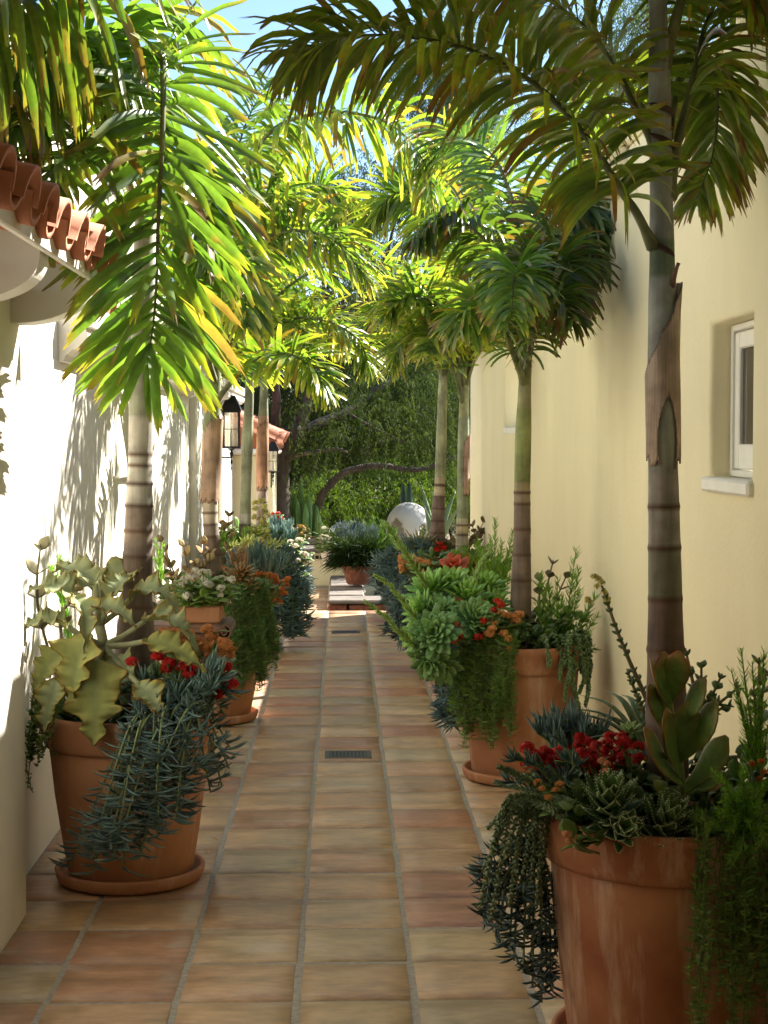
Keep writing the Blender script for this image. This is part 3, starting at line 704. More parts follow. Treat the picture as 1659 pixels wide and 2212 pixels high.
frond(t, PP([(464, 800, 8.2), (500, 600, 8.1), (540, 450, 8.0), (590, 420, 7.9), (640, 480, 7.8)]), L=.32, n=44, pet=.2, droop=.7, plume=.9, seed=27, **y8)
frond(t, PP([(464, 780, 8.2), (520, 560, 7.9), (620, 500, 7.7), (720, 520, 7.6), (790, 600, 7.6)]), L=.30, n=50, pet=.2, droop=.7, plume=.9, seed=28, **y8)
# L3, L4, R3, R4 crowns: specified main fronds plus generic ones
def crown(t, top, nf, length, seed, **kw):
    R = random.Random(seed)
    for k in range(nf):
        a = 2*math.pi*(k+R.uniform(-.25, .25))/nf; el = R.uniform(.75, 1.35); h = Vector((math.cos(a), math.sin(a), 0))
        l = length*R.uniform(.8, 1.15); p = top.copy(); pts = [p-Vector((0, 0, .12))]; d = (h*math.cos(el)+Vector((0, 0, math.sin(el)))).normalized(); d0 = d
        for s in range(5):
            p = p+d*(l/5); pts.append(p); d = (d+Vector((0, 0, -.62))*(.35+s*.25)).normalized()
        if pts[-1].x > XR-.05 or pts[-1].x < -1.0:
            for q in pts: q.x = max(-.98, min(XR-.06, q.x))
        frond(t, pts, seed=seed*100+k, **kw)
t = palm('L3', 'third left palm with a smooth pale green crownshaft between two lanterns')
trunk(t, [(P(530, 1230, 11.1), .052), (P(529, 1150, 11.1), .042), (P(531, 1060, 11.1), .036), (P(534, 960, 11.1), .040), (P(538, 870, 11.1), .032), (P(540, 760, 11.1), .025)],
      [P(530, y, 11.1).z for y in (1206, 1169, 1135)], [(0, (.27, .21, .17)), (P(530, 1135, 11.1).z, WH), (P(530, 1110, 11.1).z, (.36, .37, .24)), (P(530, 900, 11.1).z, BG)])
y11 = dict(pal=YEL, across=3, W=.018, rag=.03, seg=3)
frond(t, PP([(540, 800, 11.1), (570, 680, 11), (650, 600, 10.8), (770, 562, 10.7), (870, 590, 10.6), (905, 650, 10.6)]), L=.30, n=56, pet=.15, droop=.2, plume=1.0, fwd=.4, seed=31, **y11)
crown(t, P(540, 780, 11.1), 8, .95, 32, L=.30, n=34, pet=.2, droop=.7, plume=.9, **y11)
frond(t, PP([(540, 780, 11.1), (560, 560, 11), (620, 440, 10.9), (700, 400, 10.8), (770, 450, 10.8)]), L=.32, n=50, pet=.2, droop=.6, plume=.9, seed=33, **y11)
frond(t, PP([(540, 790, 11.1), (600, 700, 10.8), (690, 690, 10.6), (770, 730, 10.5), (800, 800, 10.5)]), L=.28, n=46, pet=.2, droop=.5, plume=1.0, seed=34, **y11)
t = palm('L4', 'farthest left palm with a brown peeling sheath in front of the orange eave')
trunk(t, [(P(562, 1190, 13.3), .055), (P(565, 1110, 13.3), .046), (P(567, 1020, 13.3), .040), (P(568, 930, 13.3), .046), (P(570, 860, 13.3), .036), (P(571, 800, 13.3), .028)],
      [P(560, y, 13.3).z for y in (1120, 1085, 1060)], [(0, (.24, .18, .15)), (P(560, 1085, 13.3).z, (.33, .25, .22)), (P(560, 1050, 13.3).z, (.42, .25, .16)), (P(560, 900, 13.3).z, BG)])
sheath(t, P(566, 1060, 13.3), P(568, 900, 13.3), .047, 'wrap', (.42, .22, .13), 3)
crown(t, P(571, 800, 13.3), 10, .95, 41, L=.30, n=30, pet=.2, droop=.8, plume=.9, **y11)
# R1
t = palm('R1', 'nearest right palm with thick grey ringed trunk and torn brown sheath')
Z = lambda y: P(1435, y, 3.7).z
trunk(t, [(P(1440, 1850, 3.72), .058), (P(1440, 1560, 3.72), .050), (P(1438, 1420, 3.72), .0435), (P(1437, 1280, 3.72), .0395), (P(1434, 1100, 3.72), .0365), (P(1432, 1000, 3.72), .0345), (P(1431, 850, 3.72), .0355), (P(1432, 680, 3.72), .0340), (P(1430, 540, 3.72), .0290), (P(1428, 400, 3.72), .0265), (P(1425, 200, 3.72), .0255), (P(1421, 0, 3.72), .021), (P(1418, -120, 3.72), .016)],
      [Z(y) for y in (1405, 1298, 1186, 1098)], [(0, (.15, .10, .085)), (Z(1298), (.19, .19, .14)), (Z(1186), (.36, .33, .30)), (Z(1022), (.30, .31, .27)), (Z(600), (.17, .21, .13)), (Z(520), (.27, .28, .26))])
sheath(t, P(1432, 1025, 3.72), P(1432, 610, 3.72), .0362, 'torn', (.56, .43, .34), 4)
mb = MB()
for (px, y0, tw) in ((1405, 290, .5), (1405, 385, -.4), (1410, 520, .6), (1410, 225, .4)):
    pts = []
    for k in range(12):
        a = math.pi*(1.05+.9*k/11); z = Z(y0)-.05*tw*(k/11)*2; pts.append(P(1428, y0, 3.72)+Vector((.0295*math.cos(a), .0295*math.sin(a), -.07*tw*k/11)))
    tube(mb, pts, [.002+.006*math.sin(math.pi*k/11) for k in range(12)], (.06, .03, .02), 5)
    mb.build('leaf_scar', M['bark'], t); mb = MB()
mb = MB(); tube(mb, catmull([P(1450, 620, 3.7), P(1458, 590, 3.68), P(1466, 568, 3.67)], 6), [.008, .007, .006, .005, .004, .0045], (.17, .09, .06), 6); mb.build('leaf_stub', M['bark'], t)
o = dict(pal=OLIVE, across=5, W=.0128, rag=.09)
frond(t, PP([(1412, 535, 3.70), (1375, 460, 3.66), (1340, 410, 3.62), (1270, 300, 3.57), (1160, 185, 3.5), (1020, 110, 3.45), (880, 80, 3.4), (740, 80, 3.4), (640, 120, 3.42)]), L=.215, n=70, pet=.22, droop=1.0, plume=.9, fwd=.5, seed=51, prof=.75, rr=.008, ranks=2, **o)
frond(t, PP([(1415, 320, 3.72), (1375, 240, 3.72), (1320, 130, 3.75), (1230, 30, 3.8), (1120, -20, 3.85), (960, -10, 3.9)]), L=.22, n=46, pet=.3, droop=.9, plume=.7, seed=52, rr=.007, **o)
frond(t, PP([(1445, 430, 3.72), (1465, 300, 3.74), (1495, 180, 3.8), (1530, 40, 3.9), (1590, -40, 4.0), (1680, -20, 4.0)]), L=.21, n=40, pet=.35, droop=.9, plume=.7, seed=53, rr=.009, **o)
frond(t, PP([(1440, 300, 3.75), (1480, 130, 3.9), (1530, 120, 4.05), (1550, 210, 4.1), (1540, 330, 4.12), (1505, 430, 4.12)]), L=.19, n=46, pet=.25, droop=.8, plume=.9, seed=54, rr=.007, **o)
frond(t, PP([(1430, 150, 3.72), (1500, -60, 3.75), (1600, -60, 3.75), (1700, 60, 3.7)]), L=.22, n=30, pet=.2, droop=1.1, plume=.6, seed=56, **o)
frond(t, PP([(1420, 360, 3.75), (1380, 220, 4.0), (1330, 180, 4.3), (1270, 210, 4.6), (1230, 290, 4.8)]), L=.24, n=34, pet=.2, droop=.9, plume=.8, seed=58, rr=.007, **o)
# R2
t = palm('R2', 'second right palm with green crownshaft and dense shaded fronds')
Z = lambda y: P(1127, y, 6.75).z
trunk(t, [(P(1122, 1430, 6.75), .062), (P(1125, 1300, 6.75), .045), (P(1128, 1150, 6.75), .0365), (P(1128, 1060, 6.75), .0345), (P(1130, 950, 6.75), .035), (P(1134, 820, 6.75), .027), (P(1138, 700, 6.75), .022)],
      [Z(y) for y in (1255, 1200, 1146, 1090, 1064)], [(0, (.18, .13, .10)), (Z(1090), (.30, .24, .16)), (Z(1064), (.48, .40, .22)), (Z(1042), (.24, .27, .10)), (Z(880), (.30, .29, .14)), (Z(800), (.18, .16, .09))])
d = dict(pal=SHADED, across=3, W=.0135, rag=.04)
frond(t, PP([(1134, 800, 6.75), (1150, 620, 6.8), (1195, 470, 6.8), (1255, 430, 6.75), (1290, 500, 6.7), (1300, 590, 6.7)]), L=.26, n=60, pet=.15, droop=.9, plume=1.0, seed=61, **d)
frond(t, PP([(1134, 800, 6.75), (1100, 620, 6.6), (1040, 510, 6.4), (960, 470, 6.3), (895, 520, 6.2)]), L=.23, n=50, pet=.2, droop=1.3, plume=.5, seed=62, **d)
frond(t, PP([(1134, 760, 6.75), (1125, 540, 6.9), (1080, 360, 7.1), (1000, 300, 7.4), (930, 330, 7.6)]), L=.28, n=56, pet=.2, droop=.8, plume=.8, seed=63, pal=GREEN, across=3, W=.0145, rag=.04)
frond(t, PP([(1134, 820, 6.75), (1160, 690, 6.4), (1200, 640, 6.2), (1235, 690, 6.1)]), L=.20, n=40, pet=.15, droop=.9, plume=1.0, seed=64, **d)
frond(t, PP([(1134, 830, 6.75), (1090, 720, 6.4), (1040, 660, 6.2), (990, 700, 6.1)]), L=.22, n=40, pet=.2, droop=.8, plume=1.0, seed=65, pal=GREEN, across=3, W=.0135, rag=.04)
frond(t, PP([(1134, 780, 6.75), (1125, 620, 6.3), (1112, 590, 6.0), (1105, 680, 5.8)]), L=.22, n=44, pet=.2, droop=.7, plume=1.0, seed=66, pal=GREEN, across=3, W=.0135, rag=.04)
frond(t, PP([(1134, 760, 6.75), (1190, 560, 7.0), (1240, 420, 7.1), (1300, 370, 7.2)]), L=.26, n=50, pet=.2, droop=.9, plume=.8, seed=67, **d)
frond(t, PP([(1134, 800, 6.75), (1170, 600, 6.6), (1220, 560, 6.4), (1240, 640, 6.3)]), L=.24, n=50, pet=.2, droop=.9, plume=1.0, seed=68, **d)
frond(t, PP([(1134, 760, 6.75), (1110, 560, 7.2), (1090, 460, 7.6), (1060, 440, 8)]), L=.26, n=44, pet=.2, droop=.7, plume=1.0, seed=69, **d)
frond(t, PP([(1138, 790, 6.75), (1152, 680, 6.9), (1190, 560, 7.1), (1220, 560, 7.2)]), L=.24, n=44, pet=.2, droop=.9, plume=1.0, seed=70, **d)
# R3
t = palm('R3', 'third right palm with a sunlit peeling sheath beside the far wall end')
Z = lambda y: P(1000, y, 9.9).z
trunk(t, [(P(998, 1280, 9.9), .052), (P(998, 1190, 9.9), .0395), (P(999, 1080, 9.9), .0345), (P(1001, 960, 9.9), .036), (P(1003, 850, 9.9), .03), (P(1004, 740, 9.9), .022)],
      [Z(y) for y in (1216, 1180, 1157, 1135)], [(0, (.27, .22, .18)), (Z(1205), (.40, .36, .30)), (Z(1157), (.52, .43, .27)), (Z(1135), (.50, .46, .36)), (Z(1120), (.27, .30, .20)), (Z(900), (.36, .37, .20))])
sheath(t, P(999, 1075, 9.9), P(1003, 930, 9.9), .0375, 'side', (.50, .34, .26), 6)
frond(t, PP([(1003, 880, 9.9), (975, 780, 9.8), (930, 720, 9.7), (870, 730, 9.6), (845, 800, 9.6)]), L=.24, n=44, pet=.2, droop=.7, plume=.9, seed=71, **y11)
crown(t, P(1003, 800, 9.9), 9, .85, 72, L=.26, n=34, pet=.2, droop=.8, plume=.9, **y11)
frond(t, PP([(1003, 800, 9.9), (990, 560, 9.8), (930, 440, 9.7), (850, 420, 9.6), (790, 500, 9.6)]), L=.32, n=50, pet=.2, droop=.6, plume=.9, seed=73, **y11)
frond(t, PP([(1003, 800, 9.9), (1010, 560, 10), (1000, 380, 10.2), (960, 280, 10.4)]), L=.32, n=44, pet=.2, droop=.6, plume=.9, seed=74, **y11)
frond(t, PP([(1003, 820, 9.9), (960, 680, 9.6), (890, 640, 9.4), (830, 680, 9.3)]), L=.26, n=46, pet=.2, droop=.5, plume=1.0, seed=75, **y11)
# R4
t = palm('R4', 'farthest right palm with brown lower trunk next to the white egg')
Z = lambda y: P(945, y, 12.6).z
trunk(t, [(P(944, 1200, 12.6), .07), (P(946, 1120, 12.6), .055), (P(950, 1050, 12.6), .042), (P(953, 960, 12.6), .042), (P(956, 860, 12.6), .038), (P(958, 770, 12.6), .028)],
      [Z(y) for y in (1152, 1126, 1100, 1072, 1048)], [(0, (.19, .13, .11)), (Z(1072), (.42, .35, .25)), (Z(1030), (.32, .33, .21))])
crown(t, P(958, 790, 12.6), 10, .95, 81, L=.30, n=30, pet=.2, droop=.8, plume=.9, **y11)
# ---------------- trees beyond the walk ----------------
def strands(mb, R, centre, rad, n, hl, leafL, leafW, col, k=22, spread=.5, droop=1.0, shell=.5):
    for _ in range(n):
        v = rv(R, -.6, 1); rr = R.uniform(shell, 1); p = Vector((centre.x+v.x*rad[0]*rr, centre.y+v.y*rad[1]*rr, centre.z+v.z*rad[2]*rr))
        L = hl*R.uniform(.5, 1.3); d = (Vector((v.x, v.y, 0))*spread+Vector((R.uniform(-.3, .3), R.uniform(-.3, .3), .25))).normalized()
        c0 = sc(mixc(col[0], col[1], R.random()), R.uniform(.75, 1.25)); m = max(4, int(k*L/hl)); pts = []
        for s in range(m):
            pts.append(p.copy()); d = (d+Vector((0, 0, -droop*4/m))).normalized(); p = p+d*(L/m)
        for q in pts:
            for _s in (0, 1):
                a = R.uniform(0, 2*math.pi); ld = (Vector((math.cos(a), math.sin(a), R.uniform(-2.2, -.3)))).normalized(); l = leafL*R.uniform(.6, 1.2)
                sd = ld.cross(rv(R)).normalized()*leafW; e = q+ld*l; md = q+ld*l*.5
                mb.add([q, md+sd, e, md-sd], [(0, 1, 2, 3)], sc(c0, R.uniform(.85, 1.15)))
def limb(mb, pts, r0, r1, n=26, R=random):
    C = catmull(pts, n); C = [p+rv(R)*r0*.12 for p in C]; tube(mb, C, [r0+(r1-r0)*(i/(n-1))**.8 for i in range(n)], WHT, 12)
R = random.Random(77)
base = P(600, 1165, 17.0)
t = thing('pepper_tree', 'weeping pepper tree with dark twisted leaning trunk behind the left palms', 'tree', (base.x, base.y, -.06))
mb = MB(); limb(mb, [Vector((base.x+.02, 17, -.1)), P(602, 1110, 17), P(602, 1020, 17), P(616, 965, 17), P(645, 930, 17)], .125, .115, 30, R)
mb.build('trunk', M['rough'], t)
mb = MB()
for L, a, b in (([P(605, 1000, 17), P(596, 930, 17), P(597, 860, 16.9), P(592, 760, 16.8), P(600, 650, 16.7)], .07, .03),
    ([P(630, 945, 17), P(655, 900, 17), P(672, 840, 17.1), P(700, 760, 17.3), P(720, 650, 17.5)], .075, .025),
    ([P(638, 938, 17), P(690, 912, 17.2), P(745, 890, 17.5), P(800, 850, 17.8), P(850, 815, 18), P(900, 740, 18.2)], .055, .03),
    ([P(612, 1000, 17), P(640, 985, 16.8), P(690, 975, 16.7), P(730, 970, 16.7), P(750, 978, 16.7)], .032, .012),
    ([P(655, 1160, 17.6), P(680, 1105, 17.5), P(705, 1055, 17.4), P(750, 1018, 17.4), P(820, 1005, 17.5), P(900, 1015, 17.7), P(990, 985, 18)], .055, .025),
    ([P(745, 890, 17.5), P(820, 930, 17.6), P(880, 960, 17.6)], .02, .008)): limb(mb, L, a, b, 26, R)
mb.build('limbs', M['rough'], t)
PG = ((.024, .040, .014), (.062, .085, .028)); BGR = ((.07, .11, .065), (.12, .16, .10)); LG = ((.06, .11, .02), (.12, .17, .035))
mb = MB()
for (x, y, d, rx, ry, rz, n) in ((700, 880, 18.6, 1.0, .9, .5, 420), (830, 900, 18.9, 1.1, 1.0, .6, 620), (960, 900, 19, 1.0, 1.0, .7, 520), (620, 860, 18.8, .8, 1.0, .6, 260), (780, 800, 18.6, 1.4, 1.2, .6, 340), (860, 860, 16.6, 1.2, .4, .3, 120), (840, 935, 16.9, .9, .3, .22, 110)):
    strands(mb, R, P(x, y, d), (rx, ry, rz), n, .8, .05, .0045, PG, 30)
mb.build('crown', M['tree'], t)
def bgtree(name, label, x, y, d, rad, n, col, hl=.6, lL=.07, lW=.009, tr=.09, k=18, shell=.45, cat='tree'):
    c = P(x, y, d); t = thing(name, label, cat, (c.x, c.y, -.06), 'trees beyond the walk' if cat == 'tree' else 'shrubs beyond the walk')
    R = random.Random(int(x*7+y)); mb = MB(); limb(mb, [Vector((c.x+R.uniform(-.3, .3), c.y, -.2)), Vector((c.x, c.y, c.z*.5)), c+Vector((0, 0, rad[2]*.5))], tr, tr*.3, 14, R)
    for k2 in range(5):
        a = R.uniform(0, 6.28); limb(mb, [Vector((c.x, c.y, max(.1, c.z*.55))), c+Vector((math.cos(a)*rad[0]*.4, math.sin(a)*rad[1]*.4, 0)), c+Vector((math.cos(a)*rad[0]*.7, math.sin(a)*rad[1]*.7, rad[2]*.4))], tr*.5, tr*.1, 10, R)
    mb.build('trunk', M['rough'], t); mb = MB(); blobs = 7
    for b in range(blobs):
        v = rv(R, -.5, 1); q = c+Vector((v.x*rad[0]*.6, v.y*rad[1]*.6, v.z*rad[2]*.6)); f = R.uniform(.35, .6)
        strands(mb, R, q, (rad[0]*f, rad[1]*f, rad[2]*f), n//blobs, hl, lL, lW, (sc(col[0], R.uniform(.7, 1.2)), sc(col[1], R.uniform(.7, 1.2))), k, .5, .8, shell)
    mb.build('crown', M['tree'], t); return t
bgtree('tree', 'tall grey green feathery tree crown against the sky above the walk', 800, 560, 24, (1.7, 1.4, 1.6), 1700, BGR, .6, .07, .006)
bgtree('tree', 'blue green feathery tree rising above the right palm crowns', 985, 330, 24, (1.1, 1.2, 2.1), 1500, BGR, .6, .07, .006)
bgtree('tree', 'airy green tree behind the trunk top of the nearest right palm', 1400, 180, 22, (1.6, 1.5, 2.2), 800, BGR, .6, .07, .007)
bgtree('tree', 'mid green leafy tree far behind the pepper tree on the left', 600, 760, 28, (2.2, 1.5, 2.4), 800, PG, .8, .10, .012)
bgtree('tree', 'dense dark green tree filling the gap behind the egg sculpture', 980, 900, 27, (2.0, 1.6, 2.0), 1100, PG, .8, .10, .012)
bgtree('tree', 'broad dark tree in the middle distance behind the twisted limbs', 780, 930, 29, (2.0, 1.6, 1.9), 1200, PG, .8, .10, .012)
bgtree('tree', 'leafy tree standing behind the far end of the right wall', 1150, 800, 30, (2.6, 1.6, 2.6), 700, PG, .8, .11, .014)
bgtree('tree', 'dark tree far left behind the orange tiled wing', 430, 820, 32, (2.6, 1.6, 2.6), 700, PG, .8, .11, .014)
for (x, y, d, rx, rz, col, lab) in ((650, 1090, 22, 1.0, .8, PG, 'dark low shrub behind the upright cactus'), (760, 1100, 21, .9, .7, LG, 'light green shrub in the centre behind the grey bush'),
    (870, 1080, 22, .8, .9, LG, 'bright green sunlit shrub behind the egg sculpture'), (970, 1090, 22.5, .9, .9, LG, 'light green shrub between the two farthest right palms'), (1100, 1090, 24, 1.0, .9, PG, 'dark shrub beyond the end of the right wall'), (540, 1090, 24, 1.0, .8, PG, 'dark shrub beyond the low orange roofed wing')):
    bgtree('shrub', lab, x, y, d, (rx, .8, rz), 420, col, .4, .07, .008, .03, 14, .3, 'shrub')
mb = MB(); R = random.Random(9)
for k in range(9000):
    p = Vector((R.uniform(-9, 10), R.uniform(31, 36), 0)); p.z = R.uniform(0, 1)**.8*(3.6+1.2*math.sin(p.x*.9)+.7*math.sin(p.x*2.3+1)); 
    for q in range(3):
        a = p+rv(R)*.15; d = rv(R, -1, .3); s = d.cross(rv(R)).normalized()*.05; l = .28
        mb.add([a, a+d*l*.5+s, a+d*l, a+d*l*.5-s], [(0, 1, 2, 3)], sc(mixc(PG[0], PG[1], R.random()), R.uniform(.6, 1.3)))
tag(mb.build('far_woodland', M['tree']), 'dark mass of far woodland closing the view', 'woodland', kind='stuff')
# cacti
def column(mb, pts, r, col, ribs=7, R=random):
    C = catmull(pts, 16); n = len(C); Ts, Ns = frames(C); vs = []; cs = []; m = ribs*2
    for i in range(n):
        t = i/(n-1); rr = r*(math.sqrt(max(.0, 1-((t-.8)/.2)**2)) if t > .8 else .8+.2*t/.8); B = Ts[i].cross(Ns[i])
        for k in range(m):
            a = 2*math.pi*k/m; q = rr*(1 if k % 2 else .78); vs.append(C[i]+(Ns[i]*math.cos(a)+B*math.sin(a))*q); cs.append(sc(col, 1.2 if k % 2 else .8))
    mb.add(vs, [(i*m+k, i*m+(k+1) % m, (i+1)*m+(k+1) % m, (i+1)*m+k) for i in range(n-1) for k in range(m)], cs)
def cactus(label, stems, d, r, col):
    b = P(stems[0][0], 1190, d); t = thing('cactus', label, 'cactus', (b.x, b.y, -.05), 'tall cacti beyond the bench'); mb = MB(); bb = Vector((b.x, b.y, -.05))
    for (x, y, o) in stems:
        tip = P(x, y, d+o); lo = P(lerp(stems[0][0], x, .85), lerp(1190, y, .35), d+o); column(mb, [bb, bb.lerp(lo, .6)+Vector(((lo.x-bb.x)*.2, 0, 0)), lo, tip], r, col)
    mb.build('stems', M['flesh'], t)
cactus('green branching cactus in front of the pepper tree limbs', [(650, 1040, 0), (632, 1062, .1), (668, 1058, -.1), (615, 1085, .15), (684, 1080, .05), (641, 1075, -.2), (660, 1085, -.25)], 17.4, .042, (.10, .19, .04))
cactus('short pale green cactus right of the branching one', [(688, 1105, 0), (694, 1125, -.05)], 17.2, .035, (.16, .25, .08))
cactus('pair of tall dark cactus columns behind the egg', [(884, 1035, 0), (871, 1040, .1)], 19.0, .045, (.03, .07, .04))
# ---------------- plants ----------------
PLN = 'plants in the pots'
def plant(name, label, cat, loc, group=None): return thing(name, label, cat, tuple(loc), group)
def conecol(c, R):
    c = sc(c, R.uniform(.8, 1.25)); c2 = sc(mixc(c, (.35, .40, .30), .15), 1.15)
    return lambda t, b: mixc(c, c2, t)
def chalk(name, label, loc, stems, L=.06, r=.0042, col=(.085, .15, .13), n=34, seed=1, up=.75, mat='flesh', spread=.75, scol=(.12, .16, .07), sr=.004, ns=4, cat='succulent', group=None, tip=0):
    """blue chalksticks: stems given as lists of points, finger leaves all round them"""
    R = random.Random(seed); t = plant(name, label, cat, loc, group); ms = MB(); ml = MB(); Z = Vector((0, 0, 1)); col = (col[0]*.58, col[1]*.68, col[2]*.80) if col[2] > col[0] else col
    for st in stems:
        C = catmull(st, 20); tube(ms, C, [sr*(1.2-.5*i/19) for i in range(20)], scol, 5); Ts, Ns = frames(C)
        ln = sum((C[i+1]-C[i]).length for i in range(19)); m = max(6, int(n*ln/.3))
        for k in range(m):
            u = (R.uniform(.08, 1)**.75 if R.random() < .7 else R.uniform(.86, 1))*19; i = min(int(u), 18); p = C[i].lerp(C[i+1], u-i); T = Ts[i]; v = rv(R); v = (v-T*v.dot(T)).normalized()
            l = L*R.uniform(.6, 1.2)*(.8+.35*(u/19)**3); d = (v*spread+T*R.uniform(.4, .9)+Z*R.uniform(0, up)).normalized(); pts = bend(p, d, l, 4, T*.3+Z*up*1.1+rv(R)*.25)
            q = r*R.uniform(.8, 1.2); cf = conecol(col, R)
            tube(ml, pts, [q*.7, q*1.05, q*1.1, q*.8, q*.12], [cf(j/4, 0) for j in range(5)], ns, False)
    ms.build('stems', M['flesh'], t); ml.build('leaves', M[mat], t); return t
def hang(c, rim, a, out, drop, R, wob=.03, up=.06):
    """a stem path from inside the pot over the rim and down"""
    h = Vector((math.cos(a), math.sin(a), 0)); p0 = c+h*rim*.55-Vector((0, 0, .03)); p1 = c+h*(rim*.98)+Vector((0, 0, up)); p2 = c+h*(rim+out*.6)+Vector((0, 0, -drop*.3)); p3 = c+h*(rim+out)+Vector((0, 0, -drop*.65)); p4 = c+h*(rim+out*.9)+Vector((0, 0, -drop))
    j = lambda p: p+Vector((R.uniform(-wob, wob), R.uniform(-wob, wob), R.uniform(-wob, wob)*.5))
    return [p0, j(p1), j(p2), j(p3), j(p4)]
def curtain(label, c, rim, a0, a1, n, drop, seed=1, L=.022, w=.0022, col=(.06, .12, .03), out=.03, name='trailing_plant', dens=95, cat='trailing plant', group='trailing plants over the pot rims', up=.05, dj=.3):
    R = random.Random(seed); t = plant(name, label, cat, c, group); ms = MB(); ml = MB()
    for s in range(n):
        a = R.uniform(a0, a1); dr = drop*(1-dj*R.random()**.8)*(.82+.18*math.sin(a*17+seed)); o = out*R.uniform(.3, 1.6)-max(0, dr-.15)*.12
        C = catmull(hang(c, rim, a, o, dr, R, .012, up*R.uniform(.3, 1.4)), 26); C = [q+rv(R)*.003 for q in C]; tube(ms, C, .0015, (.12, .15, .05), 4, False); Ts, Ns = frames(C)
        m = int(dens*dr/.3*.6)+14
        for k in range(m):
            u = R.uniform(1, 24.9); i = int(u); p = C[i].lerp(C[i+1], u-i); v = rv(R); T = Ts[i]; v = (v-T*v.dot(T)).normalized(); l = L*R.uniform(.6, 1.3)
            pts = bend(p, v+T*.4, l, 2, (0, 0, .9)); q = w*R.uniform(.7, 1.2); cc = sc(mixc(col, (col[0]*1.6, col[1]*1.5, col[2]*1.2), R.random()), R.uniform(.75, 1.2))
            blade(ml, pts, [q, q*1.1, q*.2], rv(R), lambda t_, b_, cc=cc: cc, .3, 3)
    ms.build('stems', M['flesh'], t); ml.build('leaves', M['leaf'], t); return t
def pine(label, loc, stems, L=.035, seed=1, col=(.09, .19, .03), dens=420, w=.0012, name='needle_shrub', mat='leaf', cat='shrub', group='feathery green shrubs in the pots', up=.7):
    R = random.Random(seed); t = plant(name, label, cat, loc, group); ms = MB(); ml = MB()
    for st in stems:
        C = catmull(st, 16); tube(ms, C, [.0035*(1.2-i/18) for i in range(16)], (.12, .17, .06), 5); Ts, Ns = frames(C); ln = sum((C[i+1]-C[i]).length for i in range(15))
        for k in range(int(dens*ln)):
            u = R.uniform(1.5, 14.99); i = int(u); p = C[i].lerp(C[i+1], u-i); v = rv(R); T = Ts[i]; v = (v-T*v.dot(T)).normalized(); l = L*R.uniform(.7, 1.2)*(1-.45*(u/15)**2)
            pts = bend(p, v*.9+T*.7, l, 2, T*.5+Vector((0, 0, up*.4))); cc = sc(mixc(col, (col[0]*1.5, col[1]*1.3, col[2]*1.1), R.random()), R.uniform(.75, 1.2))
            blade(ml, pts, [w, w*1.2, w*.3], rv(R), lambda t_, b_, cc=cc: cc, .3, 3)
    ms.build('stems', M['flesh'], t); ml.build('leaves', M[mat], t); return t
def fan(c, n, spread, h, R, tilt=(0, 0)):
    out = []
    for k in range(n):
        a = R.uniform(0, 6.28); q = R.uniform(0, 1)**.5; b = c+Vector((math.cos(a), math.sin(a), 0))*spread*.35*q-Vector((0, 0, .04)); tp = c+Vector((math.cos(a)*spread*q+tilt[0], math.sin(a)*spread*q+tilt[1], h*R.uniform(.6, 1.0)*(1-.3*q)))
        out.append([b, b.lerp(tp, .5)+Vector((0, 0, .02))+rv(R)*.012, tp])
    return out
def rosette(mb, c, axis, n, L, W, R, col, edge=None, shape='spoon', th=.005, open_=1.0, tip=None, ns=6, curl=.5):
    axis = axis.normalized(); X = perp(axis, Vector((.3, -1, .2))); Y = axis.cross(X)
    for k in range(n):
        f = (k+.5)/n; a = k*2.39996+R.uniform(-.1, .1); el = lerp(1.35, .05, f**.8)*(1)/open_; l = L*lerp(.35, 1, f**.7)*R.uniform(.9, 1.08)
        h = X*math.cos(a)+Y*math.sin(a); d = h*math.cos(el)+axis*math.sin(el); p = c+h*L*.06-axis*L*.25*f
        pts = bend(p, d, l, 5, axis*curl*.5); 
        wd = {'spoon': [.25, .45, .8, 1.0, .85, .25], 'lance': [.9, 1.0, .85, .62, .36, .04], 'point': [.45, .7, .95, 1.0, .7, .05]}[shape]
        cc = sc(mixc(col[0], col[1], f), R.uniform(.88, 1.12)); ed = edge or sc(cc, 1.2); tp = tip or ed
        fat(mb, pts, [W*q*lerp(.6, 1, f) for q in wd], th, axis, lambda t, b, cc=cc: mixc(mixc(cc, ed, max(0, b-.75)*2.6), tp, max(0, t-.85)*3.5), ns)
def flowers(parent, R, p, axis, r, n, col, size=.007, name='flower_cluster'):
    mb = MB(); axis = axis.normalized()
    for k in range(n):
        v = (rv(R)+axis*.7).normalized(); q = p+Vector((v.x*r, v.y*r, v.z*r*.75))*R.uniform(.65, 1.05); N = (v+rv(R)*.35).normalized(); X = perp(N, rv(R)); Y = N.cross(X); c = sc(mixc(col[0], col[1], R.random()), R.uniform(.85, 1.15))
        for j in range(4):
            a = j*math.pi/2; d = X*math.cos(a)+Y*math.sin(a); s = X*math.cos(a+1.57)+Y*math.sin(a+1.57); s1 = size
            mb.add([q, q+d*s1*.6+s*s1*.38+N*s1*.15, q+d*s1+N*s1*.05, q+d*s1*.6-s*s1*.38+N*s1*.15], [(0, 1, 2, 3)], [sc(c, .7), c, c, c])
        if k % 2: tube(mb, [p-axis*r*.6, q.lerp(p, .5), q-N*size*.2], .0011, (.22, .26, .08), 3, False)
    return mb.build(name, M['petal'], parent)
